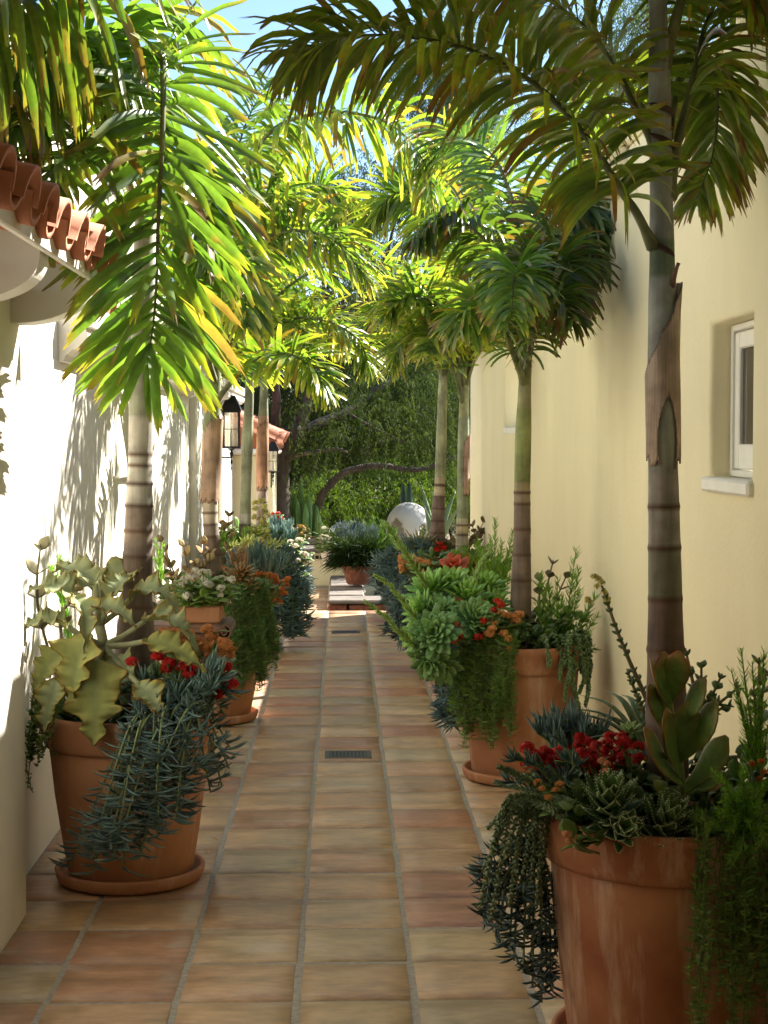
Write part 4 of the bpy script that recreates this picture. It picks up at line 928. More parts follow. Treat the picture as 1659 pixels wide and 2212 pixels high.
def kal(label, c, heads, fcol, lcol=((.05, .11, .025), (.09, .16, .035)), r=.035, n=55, size=.007, foot=.10, nleaf=60, lw=.022, seed=1, group='flowering succulents in the pots', cat='flowers', name='flowering_plant', dep=.7):
    """flowering kalanchoe: heads = list of points of the flower clusters"""
    R = random.Random(seed); t = plant(name, label, cat, c, group); ms = MB(); ml = MB()
    for h in heads:
        b = c.lerp(h, .25)+Vector((R.uniform(-.02, .02), R.uniform(-.02, .02), 0)); b.z = c.z-.02; m = b.lerp(h, .6)+Vector((0, 0, -.01)); C = catmull([b, m, h], 10); tube(ms, C, [.003-.001*i/9 for i in range(10)], (.15, .18, .06), 5, False)
        flowers(t, R, h, (h-m)+Vector((0, 0, .05)), r*R.uniform(.8, 1.15), n, fcol, size)
    cen = Vector((sum(h.x for h in heads)/len(heads), sum(h.y for h in heads)/len(heads), sum(h.z for h in heads)/len(heads)))
    for k in range(nleaf):
        h = R.choice(heads); f = R.uniform(.15, 1)**.6*dep; p = c.lerp(h, f)+rv(R, -.4, .6)*foot*.5; p.z = min(p.z, h.z-.012); v = (p-c); v.z *= .3; v = (v.normalized()*.6+rv(R, -.2, .8)*.7).normalized(); cc = sc(mixc(lcol[0], lcol[1], R.random()), R.uniform(.8, 1.2)); w_ = lw*R.uniform(.7, 1.2)
        pts = bend(p, v, w_*2.3, 4, (0, 0, -.5)); fat(ml, pts, [w_*.3, w_*.8, w_*1.0, w_*.85, w_*.25], .0022, (v.cross(Vector((0, 0, 1))).cross(v)+rv(R)*.3), lambda t_, b_, cc=cc: mixc(cc, (.22, .12, .05), max(0, b_-.85)*1.5), 6)
    ms.build('stems', M['flesh'], t); ml.build('leaves', M['flesh'], t); return t
def PH(L, d, dj=.0, R=random): return [P(x, y, d+R.uniform(-dj, dj)) for x, y in L]
def spoons(label, loc, stems, lw=.02, col=((.30, .22, .12), (.36, .30, .18)), seed=1, n=9, name='felt_shrub', mat='felt', group='felty spoon leaved shrubs', ll=2.4, th=.0025):
    R = random.Random(seed); t = plant(name, label, 'shrub', loc, group); ms = MB(); ml = MB()
    for st in stems:
        C = catmull(st, 20); tube(ms, C, [.006*(1.2-.7*i/19) for i in range(20)], (.24, .20, .13), 6); Ts, Ns = frames(C); a = R.uniform(0, 3)
        for k in range(n):
            u = (.15+.85*k/(n-1))*18.9; i = int(u); p = C[i]; T = Ts[i]; N = Ns[i]; B = T.cross(N); a += 1.57+R.uniform(-.3, .3)
            for s in (0, math.pi):
                v = N*math.cos(a+s)+B*math.sin(a+s); w_ = lw*R.uniform(.7, 1.15)*(1-.35*(k/n)**2); cc = sc(mixc(col[0], col[1], R.random()), R.uniform(.85, 1.2))
                pts = bend(p, v*.9+T*(.4+.7*k/n), w_*ll, 5, T*.3-Vector((0, 0, .2)))
                fat(ml, pts, [w_*.2, w_*.7, w_, w_*.95, w_*.6, w_*.1], th, T, lambda t_, b_, cc=cc: mixc(cc, sc(cc, .75), b_*.6), 6)
    ms.build('stems', M['felt'], t); ml.build('leaves', M[mat], t); return t
# ---------------- planting, pot by pot ----------------
RED = ((.45, .006, .008), (.62, .02, .012)); ORA = ((.76, .34, .10), (.88, .48, .20)); PNK = ((.70, .28, .14), (.80, .42, .25)); WHI = ((.78, .76, .62), (.85, .84, .74)); YLF = ((.62, .60, .16), (.72, .70, .28))
def mass(R, src, tips, d0, d1, sag=.03, mid=None):
    """stem paths from points near src to pixel tips, in depth d0..d1"""
    out = []
    for tp in tips:
        x, y = tp[:2]; d = tp[2] if len(tp) > 2 else R.uniform(d0, d1); b = P(src[0]+R.uniform(-src[3], src[3]), src[1]+R.uniform(-6, 6), src[2]); e = P(x, y, d)
        m = b.lerp(e, .45)+Vector((R.uniform(-.02, .02), R.uniform(-.02, .02), sag+.25*abs(b.z-e.z) if e.z < b.z else sag))
        m.y = min(m.y, lerp(b.y, e.y, .75)) if e.z < b.z-.1 else m.y
        out.append([b, m, e])
    return out
def heads(R, L, d, n=1, j=6, dj=.04): return [P(x+R.uniform(-j, j)*(k > 0), y+R.uniform(-j, j)*(k > 0), d+R.uniform(-dj, dj)) for x, y in L for k in range(n)]
# ---- nearest left pot
c = POTS['L1']; R = random.Random(101)
def bigleaf(mb, base, tip, w, nrm, R, lobes=4, wavy=.12, arch=.1, fold=.35, col=((.30, .34, .16), (.24, .30, .13)), brown=.5):
    n = 46; m = 18; base = Vector(base); tip = Vector(tip); T = (tip-base); L = T.length; T.normalize(); N = perp(T, Vector(nrm)); S = T.cross(N); ph = [R.uniform(0, 6.28) for _ in range(4)]; vs = []; cs = []
    for i in range(n+1):
        t = i/n; wd = w*(1+.10*abs((t*9+ph[3])%1*2-1)-.05)*(min(1, (t/.18))**.6)*(1-max(0, (t-.25)/.75)**1.6*.97)*(1+.22*math.sin(t*lobes*6.28+ph[0])+.07*math.sin(t*31+ph[1])); cen = base+T*(L*t)+N*(arch*L*math.sin(math.pi*t))+Vector((0, 0, -arch*L*t*t*.8))
        for k in range(m+1):
            a = -1+2*k/m; e = abs(a); sd = 1 if a > 0 else -1
            ww = wd*(1+.16*math.sin(t*lobes*6.28*1.3+ph[2]+sd)) 
            off = N*(fold*e**1.3*ww+wavy*w*e*e*(math.sin(t*17+ph[3]+sd*1.3)+.7*math.sin(t*37+ph[1]*sd)+.35*math.sin(t*71+ph[2]*sd)))
            vs.append(cen+S*(a*ww*(1-.25*fold*e))+off+T*(e*.18*w*(1 if t < .5 else .2)*-1 if t < .3 else 0))
            c0 = mixc(col[0], col[1], .5+.5*math.sin(t*9+a*3+ph[0])*.6); c0 = mixc(c0, (.14, .20, .12), max(0, .3-e)*1.2)
            c0 = mixc(c0, (.40, .36, .10), max(0, e-.6)*1.4*brown*2); c0 = mixc(c0, (.20, .10, .035), max(0, (e-.88)*8)*brown+max(0, t-.93)*9*brown); cs.append(c0)
    mb.add(vs, [(i*(m+1)+k, i*(m+1)+k+1, (i+1)*(m+1)+k+1, (i+1)*(m+1)+k) for i in range(n) for k in range(m)], cs)
t = plant('felt_leaf_plant', 'big plant with pale lobed felt leaves and brown curled edges in the nearest left pot', 'succulent', c)
node = P(224, 1395, 5.05); node2 = P(215, 1350, 5.1)
mb = MB(); tube(mb, catmull([c+Vector((-.10, -.02, -.03)), P(232, 1470, 5.15), node, node2], 12), [.017]*12, (.30, .30, .18), 10); mb.build('stem', M['felt'], t)
LV = [  # petiole end px, tip px, half width m, normal, arch, fold, lobes, fromnode, brown
 ((205, 1432, 4.93), (203, 1606, 4.86), .092, (.1, -1, .25), .04, .10, 3, 0, .7),
 ((185, 1372, 4.95), (150, 1520, 4.88), .070, (-.3, -1, .3), .06, .45, 3, 0, .9),
 ((312, 1342, 5.0), (430, 1392, 4.95), .062, (.2, -.25, 1), .22, .5, 4, 0, .7),
 ((318, 1384, 4.95), (445, 1440, 4.88), .052, (.1, -.6, .8), .10, .35, 3, 0, .8),
 ((300, 1478, 4.86), (352, 1545, 4.80), .050, (.3, -.8, .5), .10, .4, 2, 0, 1.3),
 ((165, 1288, 5.05), (62, 1262, 5.0), .060, (0, -.6, .9), .12, .4, 3, 1, .4),
 ((140, 1350, 5.0), (52, 1345, 4.95), .062, (0, -.35, 1), .12, .4, 3, 0, .4),
 ((285, 1290, 5.15), (400, 1310, 5.1), .055, (0, -.5, 1), .32, .4, 4, 1, .8),
 ((225, 1262, 5.25), (345, 1240, 5.35), .060, (0, -.5, 1), .20, .5, 4, 1, .5),
 ((215, 1275, 5.2), (160, 1250, 5.35), .055, (0, -.6, 1), .15, .5, 3, 1, .5),
 ((240, 1290, 5.1), (290, 1240, 5.2), .05, (0, -.5, 1), .15, .6, 3, 1, .6),
 ((160, 1290, 5.0), (182, 1390, 4.9), .045, (.6, -.8, .3), .22, .6, 3, 1, .9),
 ((210, 1312, 5.0), (296, 1345, 4.95), .048, (.2, -.6, .8), .16, .5, 3, 1, 1.0),
 ((135, 1405, 5.0), (72, 1490, 4.95), .055, (-.3, -.8, .5), .08, .3, 3, 0, .6),
 ((120, 1470, 4.92), (95, 1580, 4.88), .045, (-.3, -1, .2), .05, .3, 2, 0, 1.2),
 ((205, 1255, 5.1), (105, 1225, 5.2), .055, (0, -.5, 1), .15, .4, 3, 1, .4),
 ((250, 1420, 5.0), (290, 1470, 4.9), .04, (.2, -1, .3), .05, .3, 2, 0, .4)]
mp = MB()
for k, (b, tp, w_, nr, ar, fo, lo, fn, br) in enumerate(LV):
    mb = MB(); b = P(*b); tp = P(*tp); n0 = node2 if fn else node
    tube(mp, catmull([n0, n0.lerp(b, .5)+Vector((0, 0, -.006)), b], 8), [.0115, .0105, .01, .0095, .009, .009, .0085, .008], (.34, .36, .22), 8)
    yel = k in (0, 1, 3, 13); bigleaf(mb, b, tp, w_, nr, R, lo, .19, ar, fo, ((.33, .34, .12), (.26, .30, .11)) if yel else ((.34, .38, .22), (.28, .33, .18)), br)
    o = mb.build('leaf', M['felt'], t); s = o.modifiers.new('thick', 'SOLIDIFY'); s.thickness = .003
mp.build('leaf_stalks', M['felt'], t)
R = random.Random(102)
kal('crimson flowers low in the nearest left pot behind the blue grey fingers', c+Vector((.08, 0, -.03)), heads(R, [(285, 1432), (340, 1420), (365, 1432), (395, 1440), (425, 1437), (455, 1450), (478, 1468), (440, 1478), (470, 1500), (488, 1440), (360, 1445), (410, 1455), (500, 1478)], 4.98, 1), RED, r=.022, n=50, size=.0085, nleaf=120, lw=.024, foot=.14, seed=103)
kal('tall orange flower heads in the nearest left pot in front of the brown shelf', c+Vector((.14, .14, -.03)), heads(R, [(358, 1370), (372, 1380), (398, 1385), (408, 1370), (428, 1388), (448, 1360), (455, 1378), (468, 1395), (482, 1392), (495, 1400), (492, 1418), (440, 1398), (475, 1412), (350, 1385), (415, 1402), (455, 1412), (385, 1368)], 5.12, 1), ((.66, .27, .08), (.78, .40, .16)), r=.026, n=80, size=.008, nleaf=90, seed=104, dep=.9)
R = random.Random(105); tips = []
for k in range(34):
    u = R.random(); y = 1570+u*290; x = lerp(330, 150, max(0, (u-.25)/.75))+R.uniform(0, 1)*lerp(170, 150, u); tips.append((x, y, R.uniform(4.72, 4.88)))
tips += [(500, 1620, 4.95), (495, 1660, 4.95), (480, 1700, 4.92), (455, 1712, 4.9), (470, 1575, 4.95), (485, 1545, 5.0), (150, 1872, 4.86), (200, 1885, 4.84), (265, 1880, 4.82), (300, 1850, 4.82), (350, 1800, 4.82), (390, 1780, 4.83)]
chalk('chalk_finger_plant', 'blue grey finger leaved plant spilling down the front of the nearest left pot', c, mass(R, (400, 1520, 5.0, 60), tips, 4.8, 4.9, .05), L=.066, r=.0031, col=(.075, .13, .12), n=26, spread=1.1, seed=106, group='blue grey finger leaved plants')
chalk('chalk_finger_plant', 'upright blue grey finger tufts above the red flowers in the nearest left pot', c+Vector((.1, -.1, 0)), mass(R, (400, 1520, 5.0, 60), [(310, 1475, 4.95), (455, 1452, 4.93), (475, 1465, 4.93), (455, 1490, 4.9), (385, 1510, 4.9), (350, 1515, 4.9), (425, 1510, 4.9), (495, 1490, 5.0)], 4.9, 5), L=.075, r=.0046, col=(.10, .17, .14), n=60, seed=107, up=.7, group='blue grey finger leaved plants')
curtain('dark small leaved plant trailing down the wall side of the nearest left pot', c, .295, 2.8, 4.0, 22, .20, 108, L=.016, w=.004, col=(.05, .09, .03), out=.03)
curtain('single thin string hanging left of the nearest left pot', c+Vector((-.01, .0, 0)), .30, 3.15, 3.3, 2, .36, 109, L=.016, w=.0022, out=.035, dj=.1)
spoons('oval grey green leaves against the white wall above the nearest left pot', c+Vector((-.2, .1, -.05)), [[c+Vector((-.2, .05, -.05)), P(90, 1350, 5.3), P(80, 1260, 5.25), P(88, 1175, 5.2)], [c+Vector((-.18, .1, -.05)), P(130, 1350, 5.4), P(160, 1290, 5.4), P(172, 1240, 5.4)]], lw=.028, col=((.24, .24, .15), (.34, .30, .20)), seed=110, n=5)
pine('thin bright green feathery sprig behind the felt leaves by the white wall', c+Vector((-.15, .15, -.05)), [[c+Vector((-.15, .15, -.05)), P(140, 1330, 5.5), P(128+dx, 1195+dy, 5.55)] for dx, dy in ((0, 0), (14, 20), (-16, 30), (25, 50), (8, 60))], .045, 111, (.10, .24, .03), 300, .0014)
# filler foliage so no bare soil shows
def filler(label, c, rim, n, seed, col=((.04, .08, .02), (.07, .12, .03)), h=.10, lw=.02, name='green_succulent'):
    R = random.Random(seed); t = plant(name, label, 'succulent', c, 'leafy fillers in the pots'); mb = MB()
    for k in range(n):
        a = R.uniform(0, 6.28); q = R.uniform(0, 1)**.5*rim*.95; p = c+Vector((q*math.cos(a), q*math.sin(a), R.uniform(-.04, h))); v = (Vector((math.cos(a), math.sin(a), .3))*.6+rv(R, 0, 1)*.7).normalized(); cc = sc(mixc(col[0], col[1], R.random()), R.uniform(.7, 1.2)); w_ = lw*R.uniform(.6, 1.2)
        fat(mb, bend(p, v, w_*2.6, 4, (0, 0, -.4)), [w_*.3, w_*.7, w_*.9, w_*.7, w_*.15], .002, rv(R, .3, 1), lambda t_, b_, cc=cc: cc, 6)
    mb.build('leaves', M['flesh'], t); return t
filler('low dark green leaves covering the soil of the nearest left pot', c, .28, 260, 112)
# ---- white flowers in the planter box
R = random.Random(120); hs = []
for k in range(40): hs.append(P(R.uniform(395, 500), R.uniform(1222, 1302), R.uniform(6.78, 7.02)))
hs = [h for h in hs if not (h.z < P(0, 1262, 6.9).z and R.random() < .45)]
kal('round mass of white flower heads in the clay planter box on the shelf', SHELF, hs, WHI, ((.09, .17, .03), (.15, .24, .04)), .020, 34, .0085, .14, 230, .022, 121)
# ---- second left pot
c = POTS['L2']; R = random.Random(130)
curtain('thick curtain of fine green stems down the front of the second left pot', c, .31, -1.25, -.30, 150, .44, 131, L=.028, w=.0026, col=(.06, .125, .04), out=.05, up=.10, dens=70)
curtain('short fringe of green stems draped over the left front of the second left pot', c, .31, -2.4, -1.3, 40, .2, 132, L=.028, w=.0026, col=(.06, .12, .035), out=.03, up=.08, dens=70)
st = []
for (x, y, d) in ((352, 1195, 8.0), (395, 1170, 8.0), (440, 1165, 8.05), (372, 1235, 7.9), (420, 1210, 7.9), (455, 1185, 8.0), (345, 1160, 8.2), (500, 1150, 8.4), (520, 1185, 8.4), (410, 1240, 7.85), (480, 1130, 8.5)): st.append([P(430, 1330, 8.15), P(lerp(430, x, .5), lerp(1330, y, .4), 8.15), P(x, y, d)])
spoons('bushy coppery spoon leaved shrub around the trunk of the second left palm', c, st, .026, ((.36, .24, .12), (.42, .36, .20)), 133, 7, ll=2.6)
hs = [P(R.uniform(540, 625), R.uniform(1235, 1275)+abs(k % 3)*12, R.uniform(8.1, 8.5)) for k in range(34)]
kal('dense orange flower heads over the right side of the second left pot', c+Vector((.15, .05, 0)), hs, ((.58, .17, .04), (.72, .28, .07)), ((.10, .12, .02), (.16, .17, .03)), .019, 36, .0085, .12, 150, .022, 134)
t = plant('rosette_plant', 'dark reddish green rosette between the white and the orange flowers', 'succulent', c+Vector((.1, -.05, 0)), 'rosettes in the pots'); mb = MB()
for x, y in ((518, 1245), (508, 1275), (535, 1265), (525, 1235)): rosette(mb, P(x, y, 8.0), Vector((.1, -.5, 1)), 22, .09, .014, R, ((.16, .10, .04), (.07, .11, .03)), (.30, .08, .03), 'point')
mb.build('leaves', M['flesh'], t)
chalk('chalk_finger_plant', 'upright blue grey fingers above the orange flowers of the second left pot', c+Vector((.1, .15, 0)), fan(P(555, 1275, 8.9), 46, .15, .22, R), L=.085, r=.0055, col=(.11, .19, .16), n=34, seed=135, up=.9, spread=.45, group='blue grey finger leaved plants')
chalk('chalk_finger_plant', 'small warm tinted finger tips between the white flowers and the blue fingers', c+Vector((.02, .1, 0)), fan(P(515, 1260, 8.6), 14, .06, .18, R), L=.06, r=.005, col=(.28, .15, .09), n=26, seed=136, up=.9, spread=.4, group='blue grey finger leaved plants')
pine('small green feathery sprig right of the nearest left palm trunk', c+Vector((-.25, -.2, 0)), [[P(350, 1290, 7.6), P(345, 1230, 7.6), P(338+dx, 1165+dy, 7.6)] for dx, dy in ((0, 0), (10, 25), (-12, 30), (16, 10))], .04, 137, (.10, .22, .03), 260, .0015)
filler('mid green leaves around the trunk base of the second left palm', c, .30, 280, 138, ((.06, .12, .025), (.10, .17, .03)), .16, .024)
# ---- third left pot
c = POTS['L3']; R = random.Random(140)
chalk('chalk_finger_plant', 'sunlit blue grey fingers cascading over the walk side of the third left pot', c, [hang(c, .29, R.uniform(-1.9, .2), R.uniform(.03, .16), R.uniform(.2, .5), R, .03, .08) for _ in range(60)], L=.075, r=.0045, col=(.09, .165, .145), n=26, seed=141, group='blue grey finger leaved plants')
pine('bright green feathery bush between the second and third left palm trunks', c+Vector((-.1, 0, 0)), fan(P(512, 1235, 10.9), 26, .20, .36, R), .055, 142, (.13, .27, .04), 150, .0024)
def stalk(label, pts, seed, r=.006, col=YLF, n=14, head=.02, lf=(.20, .28, .05), name='flower_stalk', size=.010, hn=16, leaves=True, top=.35):
    R = random.Random(seed); t = plant(name, label, 'flower stalk', pts[0], 'flower stalks above the pots'); ms = MB(); C = catmull(pts, 24); tube(ms, C, [r*(1.2-.7*i/23) for i in range(24)], lf, 6); ms.build('stem', M['flesh'], t); Ts, Ns = frames(C)
    if leaves:
        ml = MB()
        for k in range(60):
            u = R.uniform(0, 22.5); i = int(u); v = rv(R); T = Ts[i]; v = (v-T*v.dot(T)).normalized(); w_ = r*1.1*R.uniform(.8, 1.3); cc = sc(lf, R.uniform(.8, 1.3)); fat(ml, bend(C[i], v+T*.8, w_*4.2, 3, T*.4), [w_*.5, w_, w_*.8, w_*.1], .0015, T, lambda t_, b_, cc=cc: cc, 5)
        ml.build('leaves', M['flesh'], t)
    for k in range(n):
        i = int(lerp(23*(1-top), 23, k/max(1, n-1))); v = rv(R); T = Ts[i]; v = (v-T*v.dot(T)).normalized(); flowers(t, R, C[i]+v*head*1.1, v+T, head*.6, hn, col, size)
    return t
stalk('tall pale yellow flower spike in front of the farthest left palm', [P(562, 1215, 11.0), P(563, 1150, 11.0), P(567, 1082, 11.0)], 143, .006, YLF, 20, .04, (.30, .34, .08), size=.014, leaves=False, top=.8)
stalk('short pale yellow flower spike above the blue fingers of the third left pot', [P(545, 1230, 10.4), P(552, 1200, 10.4), P(558, 1165, 10.4)], 144, .006, YLF, 10, .04, (.30, .34, .08), size=.014, leaves=False, top=.7)
t = plant('rosette_plant', 'pale yellow green rosettes above the rim of the third left pot', 'succulent', c+Vector((0, -.1, 0)), 'rosettes in the pots'); mb = MB()
for x, y, d in ((510, 1185, 10.5), (500, 1200, 10.4), (535, 1172, 10.6), (575, 1192, 10.6), (595, 1205, 10.6), (560, 1150, 11), (585, 1178, 10.9), (548, 1205, 10.3)): rosette(mb, P(x, y, d), Vector((R.uniform(-.3, .3), -.4, 1)), 20, .10, .014, R, ((.40, .42, .12), (.26, .32, .07)), (.45, .46, .16), 'point')
mb.build('leaves', M['flesh'], t)
filler('green leaves filling the third left pot', c, .29, 240, 145, ((.07, .13, .025), (.13, .2, .04)), .16, .028)
st = [[P(490, 1200, 11), P(490, 1170, 11), P(x, y, 11)] for x, y in ((480, 1130), (495, 1110), (505, 1140), (470, 1150))]
spoons('coppery leaves beside the third left palm trunk', c+Vector((-.15, 0, 0)), st, .03, ((.36, .24, .12), (.42, .36, .20)), 146, 6)
# ---- farthest left pot
c = POTS['L4']; R = random.Random(150)
chalk('chalk_finger_plant', 'upright blue grey fingers in the farthest left pot', c, fan(P(600, 1195, 13.2), 44, .17, .26, R), L=.09, r=.006, col=(.10, .18, .16), n=26, seed=151, up=.9, spread=.45, group='blue grey finger leaved plants')
chalk('chalk_finger_plant', 'dark blue fingers hanging toward the walk from the farthest left pot', c, [hang(c, .27, R.uniform(-1.6, .5), R.uniform(.03, .12), R.uniform(.2, .42), R, .03, .05) for _ in range(44)], L=.08, r=.005, col=(.06, .11, .11), n=22, seed=152, group='blue grey finger leaved plants')
hs = [P(R.uniform(618, 662), R.uniform(1165, 1250), R.uniform(12.7, 13.1)) for k in range(16)]
kal('dark green bush dotted with cream flower heads at the farthest left pot', c+Vector((.15, -.1, 0)), hs, WHI, ((.05, .10, .025), (.09, .15, .03)), .026, 26, .012, .2, 260, .03, 153)
kal('rusty orange flowers beyond the farthest left pot', P(635, 1165, 15.6), [P(R.uniform(600, 655), R.uniform(1133, 1158), 15.5) for k in range(16)], ((.40, .17, .04), (.5, .36, .07)), ((.10, .12, .03), (.16, .15, .03)), .03, 26, .014, .2, 120, .03, 154)
kal('small red flowers in front of the dark pepper trunk', P(592, 1150, 14.8), [P(592+R.uniform(-12, 12), 1116+R.uniform(-9, 9), 14.7) for k in range(5)], RED, r=.03, n=26, size=.014, foot=.1, nleaf=40, lw=.03, seed=155)
filler('green leaves filling the farthest left pot', c, .27, 200, 156, ((.06, .11, .025), (.10, .17, .04)), .15, .03)
# ---- nearest right pot
c = POTS['R1']; R = random.Random(200); RG = 'plants in the large stained pot'
def aloe(label, p, axis, n, L, W, seed):
    R = random.Random(seed); t = plant('aloe', label, 'aloe', p, 'small toothed aloes'); mb = MB(); mt = MB(); axis = axis.normalized(); X = perp(axis, Vector((.2, -1, 0))); Y = axis.cross(X)
    for k in range(n):
        f = (k+.5)/n; a = k*2.39996; el = lerp(1.3, .12, f**.9); l = L*lerp(.5, 1, f**.5)*R.uniform(.92, 1.05); h = X*math.cos(a)+Y*math.sin(a); d = h*math.cos(el)+axis*math.sin(el); q = p-axis*L*.75*f+h*.004
        pts = bend(q, d, l, 6, axis*.9); wd = [W*z for z in (.95, 1.0, .9, .74, .52, .28, .03)]; cc = sc(mixc((.09, .17, .05), (.05, .10, .045), f), R.uniform(.85, 1.15))
        fat(mb, pts, wd, .0045, axis, lambda t_, b_, cc=cc: mixc(cc, (.22, .26, .12), max(0, b_-.85)*2), 6)
        N0 = axis
        for i in range(6):
            T = (pts[i+1]-pts[i]).normalized(); N = perp(T, axis); S = T.cross(N)
            for j in range(2):
                for s in (-1, 1):
                    u = (j+.5)/2; w_ = lerp(wd[i], wd[i+1], u); b = pts[i].lerp(pts[i+1], u)+S*s*w_*.97+N*w_*.1
                    tube(mt, [b, b+S*s*.0028+T*.0012], [.0011, .0002], (.62, .66, .50), 4, False)
    mb.build('leaves', M['flesh'], t); mt.build('teeth', M['flesh'], t)
aloe('larger dark green aloe with white teeth at the front of the stained pot', P(1318, 1722, 3.46), Vector((-.1, -.75, 1)), 34, .118, .0205, 201)
aloe('smaller dark aloe with white teeth right of the larger one in the stained pot', P(1445, 1765, 3.44), Vector((.25, -.7, 1)), 30, .105, .0185, 202)
aloe('aloe leaning out low between the two front aloes of the stained pot', P(1350, 1790, 3.42), Vector((0, -1, .45)), 22, .075, .015, 203)
t = plant('paddle_plant', 'tall stacked paddle leaves with red edges in front of the nearest right trunk', 'succulent', P(1470, 1740, 3.52)); mb = MB(); R = random.Random(204)
stem = catmull([P(1478, 1760, 3.54), P(1470, 1650, 3.53), P(1450, 1540, 3.55), P(1440, 1470, 3.56)], 20); ms = MB(); tube(ms, stem, .007, (.16, .20, .08), 8); ms.build('stem', M['flesh'], t)
PD = [((1400, 1640), (1392, 1545)), ((1470, 1690), (1395, 1600)), ((1480, 1700), (1560, 1600)), ((1470, 1640), (1540, 1540)), ((1440, 1600), (1395, 1500)), ((1455, 1590), (1515, 1500)), ((1430, 1530), (1398, 1450)), ((1445, 1530), (1462, 1432)), ((1440, 1560), (1425, 1440)), ((1490, 1710), (1565, 1680)), ((1470, 1680), (1440, 1575)), ((1460, 1640), (1475, 1530)), ((1460, 1720), (1400, 1690)), ((1450, 1500), (1480, 1440))]
for k, (b, e) in enumerate(PD):
    b3 = P(b[0], b[1], 3.52); e3 = P(e[0], e[1], 3.52-.05+R.uniform(-.03, .05)); ax = (e3-b3); L = ax.length; o_ = stem[min(19, max(0, int((1760-b[1])/290*19)))]; pts = bend(o_.lerp(b3, .35), ax+Vector((ax.x*.5, -.03, -.02)), L*1.2, 7, Vector((0, -.05, .85))); W = L*.27
    cc = sc(mixc((.13, .22, .06), (.09, .17, .055), R.random()), R.uniform(.9, 1.1)); red = .9 if k in (0, 1, 4, 6, 7, 8, 13) else .5
    fat(mb, pts, [W*z for z in (.30, .42, .58, .78, .95, 1.0, .78, .2)], .0042, Vector((ax.x*-4, -.8, .75)), lambda t_, b_, cc=cc, red=red: mixc(cc, (.33, .055, .025), min(1, red*(max(0, b_-.72)*2.4+max(0, t_-.70)*1.8))), 10)
mb.build('leaves', M['flesh'], t)
R = random.Random(205)
hs = [P(R.uniform(1130, 1222), R.uniform(1610, 1660)+R.uniform(0, 25), R.uniform(3.62, 3.78)) for k in range(34)]; kal('left cluster of deep red flowers at the back of the stained pot', c+Vector((-.2, 0, -.02)), hs, RED, r=.017, n=60, size=.0065, nleaf=80, lw=.018, foot=.1, seed=206)
hs = [P(R.uniform(1245, 1385), R.uniform(1590, 1680), R.uniform(3.62, 3.8)) for k in range(52)]; kal('wider cluster of deep red flowers beside the trunk in the stained pot', c+Vector((-.05, 0, -.02)), hs, RED, r=.017, n=60, size=.0065, nleaf=90, lw=.018, foot=.1, seed=207)
kal('orange flower heads between the red flowers and the aloe in the stained pot', c+Vector((-.17, -.15, -.02)), heads(R, [(1170, 1705), (1185, 1722), (1200, 1708), (1210, 1695), (1195, 1735), (1162, 1690)], 3.5, 1), ORA, r=.0105, n=46, size=.0042, nleaf=36, lw=.019, foot=.06, seed=208)
kal('pink orange flower tuft just above the larger aloe', c+Vector((-.1, -.1, -.02)), heads(R, [(1300, 1645), (1312, 1650), (1308, 1668)], 3.52, 1), PNK, r=.0105, n=40, size=.0042, nleaf=14, lw=.014, foot=.05, seed=209)
kal('single pink flower head touching the rim of the stained pot', c+Vector((-.2, -.24, -.02)), heads(R, [(1225, 1802), (1238, 1806), (1232, 1815)], 3.40, 1), PNK, r=.010, n=44, size=.0042, nleaf=14, lw=.018, foot=.05, seed=210)
kal('small orange flowers in the shade at the right edge of the stained pot', c+Vector((.15, -.05, -.02)), heads(R, [(1625, 1650), (1645, 1645), (1650, 1668), (1640, 1682)], 3.55, 1), ((.62, .12, .02), (.70, .22, .05)), r=.009, n=30, size=.0042, nleaf=40, lw=.02, foot=.08, seed=211)
def burro(label, c, stems, seed, col=(.09, .14, .07), L=.016, r=.0042, dens=520, group='beaded trailing succulents'):
    R = random.Random(seed); t = plant('burro_tail', label, 'trailing plant', c, group); ml = MB(); ms = MB()
    for st in stems:
        C = catmull(st, 24); tube(ms, C, .002, (.12, .15, .06), 5); Ts, Ns = frames(C); ln = sum((C[i+1]-C[i]).length for i in range(23)); m = int(dens*ln)
        for k in range(m):
            u = k/m*22.9; i = int(u); p = C[i].lerp(C[i+1], u-i); T = Ts[i]; N = Ns[i]; B = T.cross(N); a = k*2.4+R.uniform(-.2, .2); v = N*math.cos(a)+B*math.sin(a); cc = sc(mixc(col, (.17, .22, .12), R.random()*.6), R.uniform(.8, 1.2)); l = L*R.uniform(.8, 1.1)*(1-.4*(u/23)**4)
            pts = bend(p, v+T*.45, l, 3, T*.5); tube(ml, pts, [r*.6, r, r*.85, r*.15], cc, 5, False)
    ms.build('stems', M['flesh'], t); ml.build('leaves', M['flesh'], t)
st = []
for (x, y) in ((1075, 1655), (1068, 1690), (1100, 1720), (1052, 1790), (1065, 1830), (1090, 1850), (1110, 1880), (1130, 1900), (1150, 1880), (1085, 1760), (1120, 1800), (1100, 1960), (1140, 2030), (1060, 1840), (1160, 1960), (1125, 1740), (1150, 1800), (1175, 1850), (1035, 1965), (1060, 1990), (1180, 1790)):
    s_ = P(1215+R.uniform(-20, 20), 1745+R.uniform(-15, 25), 3.55+R.uniform(-.08, .1)); e = P(x, y, 3.55+R.uniform(-.05, .2)); m = P(lerp(1215, x, .7), min(1760, y-10)-15, 3.58); st.append([s_, s_.lerp(m, .6)+Vector((0, 0, .015)), m, e] if y > 1780 else [s_, s_.lerp(e, .5)+Vector((0, 0, .01)), e])
burro('beaded grey green tails spilling over the left rim of the stained pot', c+Vector((-.3, -.05, 0)), st, 212, L=.0145, r=.0034)
